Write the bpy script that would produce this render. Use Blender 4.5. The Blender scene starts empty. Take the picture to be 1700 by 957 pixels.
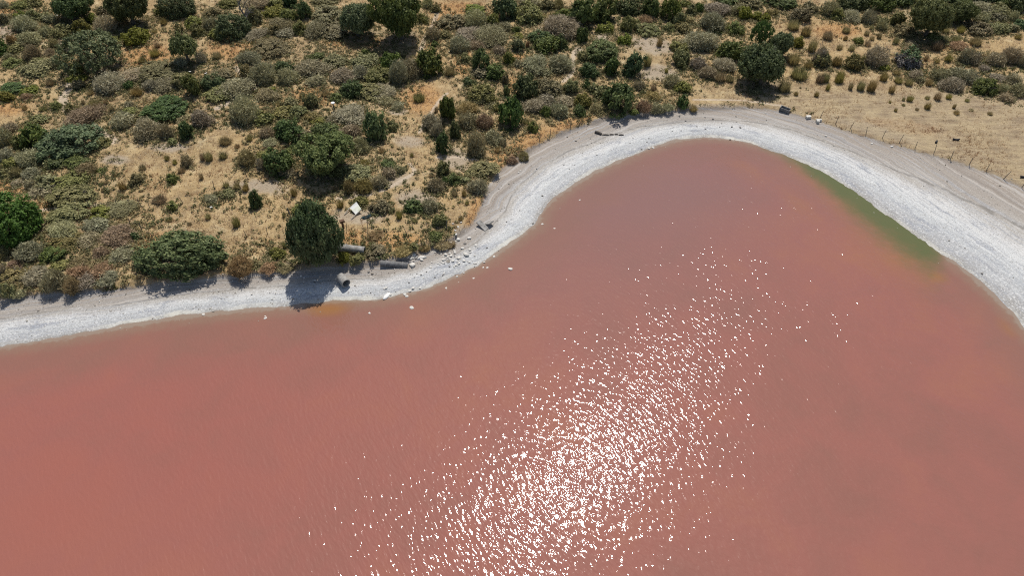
import bpy, math, random
import numpy as np
from mathutils import Vector, Matrix

# ------------------------------------------------------------------ camera, sky, sun, exposure
scene = bpy.context.scene
COL = scene.collection
CAM_H, PITCH = 55.0, math.radians(45.0)
cam_data = bpy.data.cameras.new('camera')
cam_data.sensor_width = 36.0
cam_data.lens = 24.0
cam_data.clip_start = 0.5
cam_data.clip_end = 6000.0
cam = bpy.data.objects.new('camera', cam_data)
COL.objects.link(cam)
cam.location = (0, 0, CAM_H)
cam.rotation_euler = (math.pi / 2 - PITCH, 0, 0)
scene.camera = cam

SUN_EL, SUN_AZ = math.radians(60.7), math.radians(9.3)      # azimuth measured from +Y towards +X
sun_vec = Vector((math.sin(SUN_AZ) * math.cos(SUN_EL), math.cos(SUN_AZ) * math.cos(SUN_EL), math.sin(SUN_EL)))
world = bpy.data.worlds.new('World')
scene.world = world
world.use_nodes = True
wn = world.node_tree.nodes
wl = world.node_tree.links
bg = wn['Background']
sky = wn.new('ShaderNodeTexSky')
sky.sky_type = 'NISHITA'
sky.sun_disc = False
sky.sun_elevation = SUN_EL
sky.sun_rotation = SUN_AZ
sky.air_density = 1.0
sky.dust_density = 1.5
wl.new(sky.outputs[0], bg.inputs[0])
bg.inputs[1].default_value = 0.1

sun_data = bpy.data.lights.new('sun', 'SUN')
sun_data.energy = 4.6
sun_data.angle = math.radians(0.53)
sun_data.color = (1.0, 0.955, 0.89)
sun = bpy.data.objects.new('sun', sun_data)
COL.objects.link(sun)
sun.rotation_euler = sun_vec.to_track_quat('Z', 'Y').to_euler()

scene.view_settings.view_transform = 'Standard'
scene.view_settings.look = 'None'
scene.view_settings.exposure = -0.05
scene.view_settings.gamma = 1.0
scene.view_settings.use_curve_mapping = False
scene.cycles.max_bounces = 6
scene.cycles.diffuse_bounces = 3
scene.cycles.glossy_bounces = 2
scene.cycles.transmission_bounces = 2
scene.cycles.transparent_max_bounces = 4
scene.cycles.use_denoising = False
scene.cycles.filter_width = 1.15

random.seed(7)
RNG = np.random.default_rng(11)

# ------------------------------------------------------------------ photograph geometry: pixel -> ray -> ground
FPX = 1700 * 24.0 / 36.0
CX, CY = 850.0, 478.5
SP, CP = math.sin(PITCH), math.cos(PITCH)


def ray(px, py):
    x = (np.asarray(px, float) - CX) / FPX
    y = -(np.asarray(py, float) - CY) / FPX
    return x, CP + SP * y, -SP + CP * y          # forward + right*x + up*y


def on_plane(px, py, z=0.0):
    dx, dy, dz = ray(px, py)
    k = (z - CAM_H) / dz
    return dx * k, dy * k


def project(x, y, z):
    d = np.asarray(y) * CP - (np.asarray(z) - CAM_H) * SP
    u = np.asarray(y) * SP + (np.asarray(z) - CAM_H) * CP
    return CX + FPX * np.asarray(x) / d, CY - FPX * u / d, d


# ------------------------------------------------------------------ numpy noise
def _hash(ix, iy, seed):
    h = (ix * 374761393 + iy * 668265263 + seed * 1442695041) & 0xFFFFFFFF
    h = ((h ^ (h >> 13)) * 1274126177) & 0xFFFFFFFF
    return ((h ^ (h >> 16)) & 0xFFFF) / 65535.0


def vnoise(x, y, seed=0):
    ix, iy = np.floor(x).astype(np.int64), np.floor(y).astype(np.int64)
    fx, fy = x - ix, y - iy
    fx, fy = fx * fx * (3 - 2 * fx), fy * fy * (3 - 2 * fy)
    a, b = _hash(ix, iy, seed), _hash(ix + 1, iy, seed)
    c, d = _hash(ix, iy + 1, seed), _hash(ix + 1, iy + 1, seed)
    return (a * (1 - fx) + b * fx) * (1 - fy) + (c * (1 - fx) + d * fx) * fy


def fbm(x, y, seed=0, octv=4):
    s, amp, tot = 0, 1.0, 0
    for o in range(octv):
        s = s + amp * vnoise(x * 2 ** o, y * 2 ** o, seed + o * 17)
        tot += amp
        amp *= 0.5
    return s / tot - 0.5


def smooth(a, b, x):
    t = np.clip((x - a) / (b - a), 0, 1)
    return t * t * (3 - 2 * t)


# ------------------------------------------------------------------ shoreline and bank
SHORE_PX = [(-420, 640), (-250, 612), (-100, 592), (0, 577), (50, 569), (100, 562), (150, 553), (200, 544), (240, 537), (300, 527),
            (350, 522), (400, 517), (450, 512), (500, 508), (560, 500), (620, 497), (660, 490), (700, 483), (740, 466),
            (780, 447), (810, 430), (840, 410), (870, 388), (893, 372), (896, 358), (904, 344), (920, 330), (950, 308), (990, 285),
            (1030, 266), (1075, 247), (1120, 234), (1165, 228), (1210, 231), (1250, 238), (1300, 255), (1340, 272),
            (1390, 302), (1440, 335), (1490, 370), (1540, 405), (1590, 440), (1640, 482), (1680, 522), (1700, 545), (1770, 630),
            (1860, 760), (1980, 1000)]
BANK_PX = [(-420, 560), (-250, 530), (-100, 512), (0, 500), (60, 492), (130, 487), (200, 483), (260, 473), (330, 466), (400, 460), (450, 455), (490, 451),
           (560, 444), (620, 440), (660, 434), (700, 421), (745, 404), (783, 378), (800, 345), (811, 310), (832, 282), (860, 262),
           (900, 238), (940, 220), (980, 207), (1010, 197), (1060, 190), (1110, 186), (1170, 182), (1230, 180), (1290, 183),
           (1330, 193), (1380, 210), (1440, 230), (1500, 247), (1560, 262), (1620, 281), (1700, 312), (1800, 350), (1950, 420),
           (2100, 520), (2250, 700)]


def smooth_poly(pts, n=3):
    p = np.array(pts, float)
    for _ in range(n):
        q = [p[0]]
        for a, b in zip(p[:-1], p[1:]):
            q += [a * 0.75 + b * 0.25, a * 0.25 + b * 0.75]
        q.append(p[-1])
        p = np.array(q)
    return p


def world_poly(pts, z):
    x, y = on_plane([p[0] for p in pts], [p[1] for p in pts], z)
    return np.stack([x, y], 1)


BANK_Z = 0.75
shore_w = smooth_poly(world_poly(SHORE_PX, 0.0), 2)
bank_w = smooth_poly(world_poly(BANK_PX, BANK_Z), 2)
LAKE = np.vstack([shore_w, [(150, -120), (260, -420), (-100, -700), (-700, -600), (-620, -60), (-260, 34)]])
BEACH = np.vstack([bank_w, [(190, -130), (300, -440), (-100, -760), (-760, -640), (-680, -40), (-280, 48)]])


def polydist(poly, x, y, want_s=False):
    """signed distance to a closed polygon (negative inside) and arc length of the nearest point"""
    best = np.full(x.shape, 1e18)
    bs = np.zeros(x.shape)
    inside = np.zeros(x.shape, bool)
    acc = 0.0
    n = len(poly)
    for i in range(n):
        ax, ay = poly[i]
        bx, by = poly[(i + 1) % n]
        ex, ey = bx - ax, by - ay
        L2 = ex * ex + ey * ey
        t = np.clip(((x - ax) * ex + (y - ay) * ey) / L2, 0, 1)
        dd = (x - ax - t * ex) ** 2 + (y - ay - t * ey) ** 2
        m = dd < best
        best = np.where(m, dd, best)
        if want_s:
            bs = np.where(m, acc + t * math.sqrt(L2), bs)
        acc += math.sqrt(L2)
        if ay != by:
            c = ((ay > y) != (by > y)) & (x < (bx - ax) * (y - ay) / (by - ay) + ax)
            inside ^= c
    d = np.sqrt(best)
    return np.where(inside, -d, d), bs


def terrain(x, y, full=False):
    x = np.asarray(x, float)
    y = np.asarray(y, float)
    sl, s = polydist(LAKE, x, y, True)
    sb, _ = polydist(BEACH, x, y)
    wob = (vnoise(x * 0.55, y * 0.55, 3) - 0.5) * 0.8 + (vnoise(x * 1.7, y * 1.7, 5) - 0.5) * 0.45
    sl2 = sl + wob * 0.5 + (vnoise(x * 0.13, y * 0.13, 9) - 0.5) * 0.9
    sbw = sb + wob * 1.1
    t = np.clip(sl2 / np.maximum(sl2 - sb, 1e-3), 0, 1)
    t = np.where(sb > 0, 1.0, t)
    z = np.where(sl2 < 0, np.maximum(-1.6, 0.14 * sl2), BANK_Z * t ** 0.9)
    step = smooth(-0.25, 0.55, sbw)
    right = smooth(22, 45, x)
    up = np.maximum(sb, 0)
    z = z + step * (0.55 - 0.38 * right)
    z = z + np.minimum(up, 400) * (0.045 - 0.02 * right) + 0.00022 * np.minimum(up, 150) ** 2
    z = z + fbm(x / 17.0, y / 17.0, 21, 3) * 1.6 * smooth(2, 18, sb) * (1 - 0.6 * right)
    z = z + fbm(x / 2.2, y / 2.2, 41, 3) * 0.28 * smooth(0.3, 2.5, sb) * (1 - 0.4 * right)
    z = z + fbm(x / 1.1, y / 1.1, 51, 2) * 0.05 * smooth(0.2, 1.2, sl2) * (1 - step)
    if full:
        return z, sl2, sb, t, s
    return z


def ground_at(px, py):
    px, py = np.atleast_1d(np.asarray(px, float)), np.atleast_1d(np.asarray(py, float))
    dx, dy, dz = ray(px, py)
    z = np.zeros_like(px)
    for _ in range(6):
        k = (z - CAM_H) / dz
        z = 0.2 * z + 0.8 * terrain(dx * k, dy * k)
    k = (z - CAM_H) / dz
    return dx * k, dy * k, terrain(dx * k, dy * k)


# ------------------------------------------------------------------ material helpers
class NT:
    def __init__(self, name):
        self.m = bpy.data.materials.new(name)
        self.m.use_nodes = True
        self.t = self.m.node_tree
        self.n, self.l = self.t.nodes, self.t.links
        self.p = self.n['Principled BSDF']
        self.out = self.n['Material Output']

    def node(self, typ, **kw):
        nd = self.n.new(typ)
        for k, v in kw.items():
            setattr(nd, k, v)
        return nd

    def put(self, sock, v):
        if v is None:
            return
        if hasattr(v, 'is_linked') or isinstance(v, bpy.types.NodeSocket):
            self.l.new(v, sock)
        else:
            try:
                sock.default_value = v
            except Exception:
                sock.default_value = tuple(v) + (1.0,)

    def math(self, op, a, b=None, c=None, clamp=False):
        nd = self.node('ShaderNodeMath', operation=op, use_clamp=clamp)
        for i, v in enumerate((a, b, c)):
            if v is not None:
                self.put(nd.inputs[i], v)
        return nd.outputs[0]

    def mix(self, f, a, b, mode='MIX'):
        nd = self.node('ShaderNodeMix', data_type='RGBA', blend_type=mode)
        self.put(nd.inputs[0], f)
        self.put(nd.inputs[6], a)
        self.put(nd.inputs[7], b)
        return nd.outputs[2]

    def noise(self, vec, scale, detail=3.0, rough=0.55, dist=0.0):
        nd = self.node('ShaderNodeTexNoise')
        self.put(nd.inputs['Vector'], vec)
        nd.inputs['Scale'].default_value = scale
        nd.inputs['Detail'].default_value = detail
        nd.inputs['Roughness'].default_value = rough
        nd.inputs['Distortion'].default_value = dist
        return nd.outputs[0]

    def ramp(self, f, stops, interp='LINEAR'):
        nd = self.node('ShaderNodeValToRGB')
        r = nd.color_ramp
        r.interpolation = interp
        while len(r.elements) < len(stops):
            r.elements.new(0.5)
        for e, (pos, c) in zip(r.elements, stops):
            e.position = pos
            e.color = (c, c, c, 1) if isinstance(c, (int, float)) else tuple(c) + (1,)
        self.put(nd.inputs[0], f)
        return nd.outputs[0]

    def step(self, f, a, b):
        nd = self.node('ShaderNodeMapRange', interpolation_type='SMOOTHSTEP')
        self.put(nd.inputs[0], f)
        nd.inputs[1].default_value = a
        nd.inputs[2].default_value = b
        return nd.outputs[0]

    def attr(self, name):
        nd = self.node('ShaderNodeAttribute', attribute_name=name)
        return nd

    def pos(self):
        return self.node('ShaderNodeTexCoord').outputs['Object']

    def combine(self, x, y, z=0.0):
        nd = self.node('ShaderNodeCombineXYZ')
        for i, v in enumerate((x, y, z)):
            self.put(nd.inputs[i], v)
        return nd.outputs[0]

    def bump(self, h, dist=0.1, strength=1.0, normal=None):
        nd = self.node('ShaderNodeBump')
        nd.inputs['Strength'].default_value = strength
        nd.inputs['Distance'].default_value = dist
        self.put(nd.inputs['Height'], h)
        if normal is not None:
            self.put(nd.inputs['Normal'], normal)
        return nd.outputs[0]


def foliage_mat(name, dark, mid, light, transl=0.25, spread=0.16, rough=0.6):
    b = NT(name)
    tint = b.attr('tint').outputs['Fac']
    rnd = b.node('ShaderNodeObjectInfo').outputs['Random']
    col = b.ramp(tint, [(0.0, dark), (0.5, mid), (1.0, light)])
    hsv = b.node('ShaderNodeHueSaturation')
    b.put(hsv.inputs['Color'], col)
    b.put(hsv.inputs['Hue'], b.math('MULTIPLY_ADD', rnd, 0.06, 0.472))
    r2 = b.math('FRACT', b.math('MULTIPLY', rnd, 7.31))
    b.put(hsv.inputs['Value'], b.math('MULTIPLY_ADD', r2, 2 * spread, 1.0 - spread))
    b.put(hsv.inputs['Saturation'], b.math('MULTIPLY_ADD', b.math('FRACT', b.math('MULTIPLY', rnd, 13.7)), 0.3, 0.85))
    col = hsv.outputs[0]
    b.put(b.p.inputs['Base Color'], col)
    b.p.inputs['Roughness'].default_value = rough
    b.p.inputs['Specular IOR Level'].default_value = 0.2
    tr = b.node('ShaderNodeBsdfTranslucent')
    b.put(tr.inputs[0], col)
    mx = b.node('ShaderNodeMixShader')
    mx.inputs[0].default_value = transl
    b.l.new(b.p.outputs[0], mx.inputs[1])
    b.l.new(tr.outputs[0], mx.inputs[2])
    b.l.new(mx.outputs[0], b.out.inputs[0])
    return b.m


def solid_mat(name, c1, c2, scale=6.0, rough=0.85, bump=0.02, detail=5.0, metallic=0.0):
    b = NT(name)
    n = b.noise(b.pos(), scale, detail, 0.65)
    b.put(b.p.inputs['Base Color'], b.ramp(n, [(0.3, c1), (0.7, c2)]))
    b.p.inputs['Roughness'].default_value = rough
    b.p.inputs['Metallic'].default_value = metallic
    if bump:
        b.put(b.p.inputs['Normal'], b.bump(n, bump))
    return b.m


# ------------------------------------------------------------------ object helpers
def tag(o, label=None, cat=None, group=None, kind=None):
    if label:
        o['label'] = label
    if cat:
        o['category'] = cat
    if group:
        o['group'] = group
    if kind:
        o['kind'] = kind
    return o


def link(name, data, parent=None, mat=None):
    o = bpy.data.objects.new(name, data)
    COL.objects.link(o)
    if parent is not None:
        o.parent = parent
    if mat is not None and data is not None and not data.materials:
        data.materials.append(mat)
    return o


def np_mesh(name, verts, faces, k, mat=None, tint=None, smooth_shade=False):
    """mesh from numpy verts (n,3) and uniform k-gons faces (m,k); optional per-vertex tint"""
    me = bpy.data.meshes.new(name)
    verts = np.ascontiguousarray(verts, np.float32)
    faces = np.ascontiguousarray(faces, np.int32)
    me.vertices.add(len(verts))
    me.vertices.foreach_set('co', verts.ravel())
    me.loops.add(faces.size)
    me.loops.foreach_set('vertex_index', faces.ravel())
    me.polygons.add(len(faces))
    me.polygons.foreach_set('loop_start', np.arange(0, faces.size, k, dtype=np.int32))
    me.polygons.foreach_set('loop_total', np.full(len(faces), k, np.int32))
    if smooth_shade:
        me.polygons.foreach_set('use_smooth', np.ones(len(faces), bool))
    if tint is not None:
        a = me.attributes.new('tint', 'FLOAT', 'POINT')
        a.data.foreach_set('value', np.ascontiguousarray(tint, np.float32))
    me.update(calc_edges=True)
    if mat is not None:
        me.materials.append(mat)
    return me


class MB:
    """small mesh builder for hard things"""
    def __init__(self):
        self.v, self.f = [], []

    def tube(self, pts, rad, n=7, cap=True):
        pts = [Vector(p) for p in pts]
        base = len(self.v)
        for i, p in enumerate(pts):
            d = (pts[min(i + 1, len(pts) - 1)] - pts[max(i - 1, 0)]).normalized()
            a = d.orthogonal().normalized() if abs(d.z) > 0.9 else d.cross(Vector((0, 0, 1))).normalized()
            b = d.cross(a)
            r = rad[i] if isinstance(rad, (list, tuple)) else rad
            for k in range(n):
                an = 2 * math.pi * k / n
                self.v.append(p + (a * math.cos(an) + b * math.sin(an)) * r)
        for i in range(len(pts) - 1):
            for k in range(n):
                q = base + i * n
                self.f.append((q + k, q + (k + 1) % n, q + n + (k + 1) % n, q + n + k))
        if cap:
            self.f.append(tuple(base + k for k in range(n))[::-1])
            self.f.append(tuple(base + (len(pts) - 1) * n + k for k in range(n)))
        return self

    def ring(self, p0, p1, ro, ri, n=20):
        """hollow pipe from p0 to p1"""
        p0, p1 = Vector(p0), Vector(p1)
        d = (p1 - p0).normalized()
        a = d.cross(Vector((0, 0, 1))).normalized()
        b = d.cross(a)
        base = len(self.v)
        for p, r in ((p0, ri), (p0, ro), (p1, ro), (p1, ri)):
            for k in range(n):
                an = 2 * math.pi * k / n
                self.v.append(p + (a * math.cos(an) + b * math.sin(an)) * r)
        for j in range(4):
            for k in range(n):
                q, w = base + j * n, base + ((j + 1) % 4) * n
                self.f.append((q + k, q + (k + 1) % n, w + (k + 1) % n, w + k))
        return self

    def box(self, c, s, rot=None):
        base = len(self.v)
        c = Vector(c)
        for x in (-1, 1):
            for y in (-1, 1):
                for z in (-1, 1):
                    p = Vector((x * s[0] / 2, y * s[1] / 2, z * s[2] / 2))
                    if rot is not None:
                        p = rot @ p
                    self.v.append(c + p)
        for q in ((0, 1, 3, 2), (4, 6, 7, 5), (0, 4, 5, 1), (2, 3, 7, 6), (0, 2, 6, 4), (1, 5, 7, 3)):
            self.f.append(tuple(base + i for i in q))
        return self

    def mesh(self, name, mat=None, smooth_shade=False):
        me = bpy.data.meshes.new(name)
        me.from_pydata([tuple(p) for p in self.v], [], self.f)
        if smooth_shade:
            for p in me.polygons:
                p.use_smooth = True
        if mat is not None:
            me.materials.append(mat)
        me.update()
        return me

    def build(self, name, mat, parent=None, smooth_shade=False):
        return link(name, self.mesh(name, mat, smooth_shade), parent)


# ------------------------------------------------------------------ vegetation read off the photograph
# kind x0 y0 x1 y1 : outline box in fifths of a photograph pixel, relative to a tile origin.  T tree, D dark evergreen shrub,
# M grey-green shrub, G grey twiggy shrub, B brown shrub, Y yellow-green shrub, S tussock, V vivid green shrub
TILES = {}
TILES[(0, 0)] = """
T 455 -80 800 190|T 940 -80 1290 240|D 1340 -60 1640 150|U 555 285 1085 610|K 1450 280 1680 510|Y 1050 225 1250 370|Y 920 275 1060 350
Y 620 160 760 280|Y 730 100 830 200|G 800 150 960 280|D 115 75 220 165|M 230 80 330 170|G 130 130 290 265|M 460 190 610 300
G 340 210 440 300|G 150 260 330 370|B 420 320 500 400|G 370 400 460 460|D -60 345 75 470|G 40 435 110 495|M 60 360 200 440|B 220 370 360 500
G 420 455 550 560|Y 30 480 170 560|M 180 520 440 630|D 0 685 190 780|Y 180 700 320 790|Y 0 755 120 850|B 180 770 270 835
D 570 520 690 620|Y 560 620 720 690|M 610 660 710 750|M 730 660 850 740|G 790 620 1010 780|D 1030 655 1120 740|G 1000 600 1250 700
G 1200 660 1320 760|M 1150 580 1440 680|G 1300 640 1480 760|D 1550 610 1700 790|M 1440 590 1620 720|S 1080 720 1200 810|S 715 730 790 800
S 920 730 980 780|Y 420 830 520 915|Y 545 870 650 950|S 860 810 910 870|S 910 860 960 930|S 680 810 715 870|G 1030 830 1110 900
G 1450 470 1560 550|G 1640 430 1720 530|Y 1540 130 1680 230|Y 1600 200 1710 310|M 1460 200 1530 280|M 1290 40 1420 130|M 100 0 250 80
M 220 -20 340 60|M 340 90 440 170|G 380 120 470 190|B 960 100 1080 220|G 500 340 590 420|M 820 20 950 120|G 0 0 70 70|M 10 100 90 200|B 60 290 140 370
M 280 470 370 540|S 1240 400 1340 480|S 1140 470 1230 530|S 1280 340 1340 400|S 1330 140 1400 210|S 1250 230 1320 280|S 180 860 240 920|S 320 870 400 930|S 720 820 850 910|S 380 650 470 720
"""
TILES[(340, 0)] = """
D 120 120 380 340|Y 50 240 190 330|Y 130 -20 280 60|M 360 60 470 200|Y 470 50 650 150|M 520 200 620 290|G 550 140 720 240|G 600 240 740 315
Y 620 60 770 170|D 770 10 890 160|D 640 -60 780 70|M 880 60 1110 180|G 830 180 1020 310|M 950 200 1180 310|G 330 235 510 325|M 740 180 850 290
T 1110 20 1440 330|T 1410 -60 1850 370|G 290 415 450 530|M 400 365 690 470|D 570 490 740 620|M 300 540 420 660|G 410 500 600 700
G 600 560 770 700|G 770 500 1010 640|D 850 440 990 500|M 1000 450 1180 560|G 1050 560 1250 690|M 1200 450 1420 570|G 1220 540 1360 650
D 1460 440 1620 600|M 1370 560 1560 690|G 1540 500 1700 700|G 860 620 1010 710|D 1115 660 1320 820|Y 1040 770 1150 850|M 1280 700 1500 830
G 1360 730 1560 830|M 0 560 250 700|D 0 620 180 760|G 150 650 410 810|M 30 700 250 820|B 430 730 620 850|Y 510 720 600 770|M 640 800 770 900
M 830 770 950 900|G 0 130 120 250|M 30 60 130 130|G 350 -40 560 70|M 540 -30 650 50|M 900 -30 1100 50|S 60 420 150 500|S 590 830 680 900|S 960 740 1040 810|S 780 760 850 820|B 1550 420 1650 480|D 1290 400 1380 470
"""
TILES[(680, 0)] = """
D 60 410 270 640|G -60 480 120 650|M 245 120 440 240|Y 470 40 640 120|G 480 100 660 250|M 640 80 750 220|D 700 -40 900 160|M 880 40 1100 200
D 1280 -30 1540 230|D 1380 180 1480 350|G 1110 140 1380 310|D 1480 -20 1700 190|Y 1200 60 1320 150|Y 1550 170 1690 280|D 990 245 1160 360
D 1000 290 1230 440|D 1220 290 1310 410|G 390 220 600 330|G 560 230 820 380|M 830 310 960 430|D 840 210 920 270|Y 850 270 960 320|G 330 300 480 440
B 480 330 640 420|D 520 410 660 600|D 600 520 780 660|M 520 560 660 650|D 770 420 870 540|G 690 380 800 460|G 920 460 1150 600|G 1140 450 1340 600
M 1060 560 1180 630|D 450 640 545 710|M 490 700 700 860|M 760 600 830 700|D 780 680 835 800|D 870 625 1060 830|M 1060 650 1270 800|M 1270 650 1400 780
G 1060 780 1220 880|D 1430 650 1500 740|M 1490 670 1640 800|G 940 820 1130 950|D 1080 870 1180 970|G 1170 860 1330 990|Y 1370 780 1500 900
D 1350 870 1460 970|B 1490 850 1640 950|D 1600 690 1850 940|D 1460 340 1750 520|M 1390 420 1480 510|D 1410 510 1580 650|D 1600 470 1740 640
D 1740 440 1925 640|G 150 220 260 330|M 60 100 150 200|G 100 -30 200 60|M 180 20 260 100|G 900 -40 1080 60|M 1080 -20 1200 80|B 1180 -10 1290 70|D 170 330 245 390|M 250 250 340 320|S 20 760 140 860|S 280 540 390 640|M 650 160 740 240|G 740 180 850 260|B 960 330 1000 400|G 860 480 930 560|M 640 840 740 900|G 520 800 620 870|G 1210 790 1370 880|M 430 440 520 520
"""
TILES[(1020, 0)] = """
D 0 -40 250 130|D 240 -30 400 150|D 390 -20 540 170|M 480 90 580 200|Y 330 60 420 120|Y 50 140 180 270|Y 180 190 400 300|B 200 130 340 200
Y 20 265 140 370|M 410 190 490 260|M 500 180 630 270|Y 540 0 640 60|D 660 0 740 100|G 700 100 900 260|G 740 20 950 130|B 550 130 680 200
Y 860 180 960 250|Y 810 230 890 280|Y 930 170 1070 290|G 560 250 830 440|M 470 330 600 430|M 470 410 640 570|D 840 320 1060 500|G 830 480 1000 590|G 630 470 760 580
G 690 550 850 660|S 820 590 930 690|S 910 620 1000 690|P 1095 190 1290 420|T 1250 280 1440 480|T 1000 370 1410 740|S 410 555 450 610
S 230 440 310 560|G 400 615 540 730|Y 495 665 640 780|D 520 790 610 900|G 160 660 250 750|S 290 690 350 770|B 250 760 390 830
B 170 830 290 940|G 300 830 410 930|G 400 860 490 920|S 610 850 700 920|Y 1030 60 1150 170|Y 1150 80 1280 180|D 1210 -40 1500 60
M 1440 50 1610 180|M 1560 20 1690 120|M 1260 60 1350 130|S 1420 160 1540 260|Y 1470 290 1570 400|S 1530 210 1640 310|S 1590 310 1680 440
S 1420 430 1540 550|S 1560 500 1640 580|G 1650 400 1760 550|S 1340 650 1470 780|S 1440 550 1620 680|S 1660 600 1740 700|S 1480 750 1530 800
S 1650 750 1700 810|M 1110 730 1220 790|G 940 40 1060 130|D 800 -60 1010 30|M 1010 -40 1200 60|D 120 900 200 960|S 340 280 400 390|M 600 40 680 130|S 200 380 230 410|S 720 645 750 675
"""
TILES[(1360, 0)] = """
D 150 -80 400 90|D 380 -80 620 90|G 20 0 150 130|M 100 70 190 160|G 190 80 330 180|G 335 80 440 200|M 460 120 560 190|G 470 170 550 250|Y 560 90 700 220|D 600 -80 800 60
D 790 -80 1010 50|T 715 15 1040 330|M 640 210 800 310|M 900 270 1010 340|T 1040 10 1280 200|G 1240 10 1420 120|M 1380 40 1560 150|D 1560 -50 1720 110|D 1610 150 1720 240
M 1220 190 1400 290|M 1390 180 1540 270|M 1530 190 1640 260|G 1280 90 1400 190|S 1240 300 1350 390|S 1610 270 1680 330|G 1140 400 1250 530|G 1200 420 1330 540
G 1390 440 1520 560|G 1500 390 1660 540|G 1320 540 1420 600|G 1640 430 1720 560|B 1330 440 1390 480|W 630 405 830 580|G 350 400 540 560|M 210 450 350 590
Y 480 530 580 590|S 490 590 570 680|S 10 250 120 340|S 180 210 260 280|S 190 290 240 340|Y 280 300 370 370|S 410 290 460 340|S 470 260 520 325
S 600 300 660 370|B 700 350 830 420|S 920 330 1010 430|S 860 440 905 510|S 940 480 1000 530|S 1030 430 1100 520|B 1060 360 1220 420|S 370 330 430 390
S 0 370 60 440|M -50 430 75 560|S 90 460 190 560|S 0 590 90 690|S 45 680 90 755|S 110 580 210 700|S 230 640 280 750|S 300 660 380 760|S 380 650 470 770
S 560 690 630 780|S 610 630 700 700|S 700 640 780 720|S 870 640 940 720|G 740 580 860 660|G 790 630 870 690|G 930 560 1070 680|G 1060 560 1210 660
G 1010 640 1180 760|G 1160 580 1300 700|D 1260 650 1460 800|G 1460 690 1560 780|G 1550 610 1660 700|G 1560 690 1700 800|G 1490 770 1600 850
G 1420 620 1540 680|S 680 800 715 840|S 715 780 780 850|S 870 790 920 830|S 940 760 1015 840|S 860 840 925 915|S 1040 770 1100 830|S 1095 850 1135 905
S 1100 910 1175 960|S 1200 810 1250 850|S 570 830 600 860|S 615 890 650 930|S 680 855 715 885|S 790 890 830 920|S 1390 920 1440 960|S 1230 900 1290 930
S 130 360 200 420|S 230 360 300 430|D 980 -70 1240 30|D 1230 -80 1500 20|D 1440 -60 1600 50|M 1420 100 1530 180|G 1560 90 1650 170|S 1000 210 1080 280|S 1130 210 1210 280|S 360 240 420 300|S 410 200 450 250|S 600 570 680 630|S 1000 300 1090 350|S 1090 290 1180 360
"""
TILES[(0, 150)] = """
L 350 280 810 590|D 200 290 420 500|G 0 310 120 470|G 170 490 360 650|M 130 380 230 500|G 0 470 130 590|G 40 270 150 360|M 240 200 390 290
B 555 190 875 300|B 600 260 740 340|M 810 390 915 470|G 370 570 460 660|D 400 540 560 650|D 550 550 740 650|B 640 600 800 720|D 805 650 880 690
M 460 740 720 860|D 560 720 720 810|G 200 640 330 740|G 210 730 300 830|B 80 640 200 740|M 0 660 90 730|M 310 700 480 830|M 470 830 760 950
Y 590 800 760 880|G 260 800 440 890|G 960 180 1130 320|Y 1000 150 1150 220|D 1220 55 1560 240|G 1130 220 1340 400|M 1100 170 1230 240
G 1320 280 1440 410|D 1480 250 1620 420|B 1440 190 1580 270|D 1390 390 1470 450|G 1590 160 1760 310|S 905 330 945 370|Y 1380 680 1480 780
S 1470 630 1550 700|M 1085 680 1200 790|S 980 740 1070 840|S 1360 530 1420 590|G 1520 530 1600 640|S 1430 570 1480 620|S 1655 510 1720 590|S 1650 650 1700 750
S 840 810 880 850|S 930 680 1000 720|S 860 740 910 780|S 1150 610 1220 670|M 40 560 150 650|G 100 740 210 800
"""
TILES[(340, 150)] = """
G 215 75 440 290|M 400 150 570 280|M 570 130 740 230|M 700 120 850 230|D 570 230 830 440|D 900 255 1130 410|G 470 310 580 410|G 770 330 920 440
R 790 385 1270 740|D 510 490 740 710|Y 660 470 780 540|B 280 490 440 635|M 430 490 540 560|G 440 560 520 670|G 480 400 590 470|G 630 640 750 730
M 1040 610 1180 720|M 860 620 950 720|D 1335 180 1515 430|G 1140 280 1290 390|G 1200 390 1360 520|G 1080 130 1330 280|Y 880 220 1000 290
M 1170 640 1390 760|B 1150 740 1250 870|B 1250 720 1390 860|D 1450 570 1580 650|G 1390 700 1510 820|G 1480 640 1600 740|G 1570 620 1660 700
S 1050 790 1110 840|S 1280 580 1380 630|S 1430 470 1510 530|S 710 800 780 890|E 380 825 485 985|S 110 380 240 470|S 240 440 300 490|S 0 490 80 600
S 110 500 200 580|S 230 760 310 830|S 310 770 380 850|S 150 750 220 820|S 340 360 410 430|M 120 840 260 900|G 0 870 120 940|M 1510 240 1600 340|G 1560 90 1660 170|M 840 180 960 260|G 1000 200 1120 270|G 1420 40 1560 130
"""
TILES[(680, 150)] = """
X 250 35 390 250|X 330 240 430 400|X 215 330 340 540|S 200 130 245 190|G 100 200 240 330|G 180 270 280 400|B 390 90 560 200|G 410 170 560 330
B 540 200 690 330|G 480 340 630 550|G 610 330 760 450|G 750 400 810 470|S 700 470 760 530|O 745 60 935 325|Y 980 260 1070 355|M 200 590 330 720
D 310 690 420 790|D 250 720 320 790|G 140 730 280 850|M 450 650 560 720|M 530 590 720 700|G 490 730 640 870|M 410 710 500 780|S 345 820 410 890
S 425 810 480 890|S 150 680 220 730|S 880 460 920 500|B 800 540 900 620|B 900 505 1000 590|S 0 510 40 560|M 690 90 760 180|S 930 230 1000 290|S 1000 30 1060 80
"""
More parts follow.
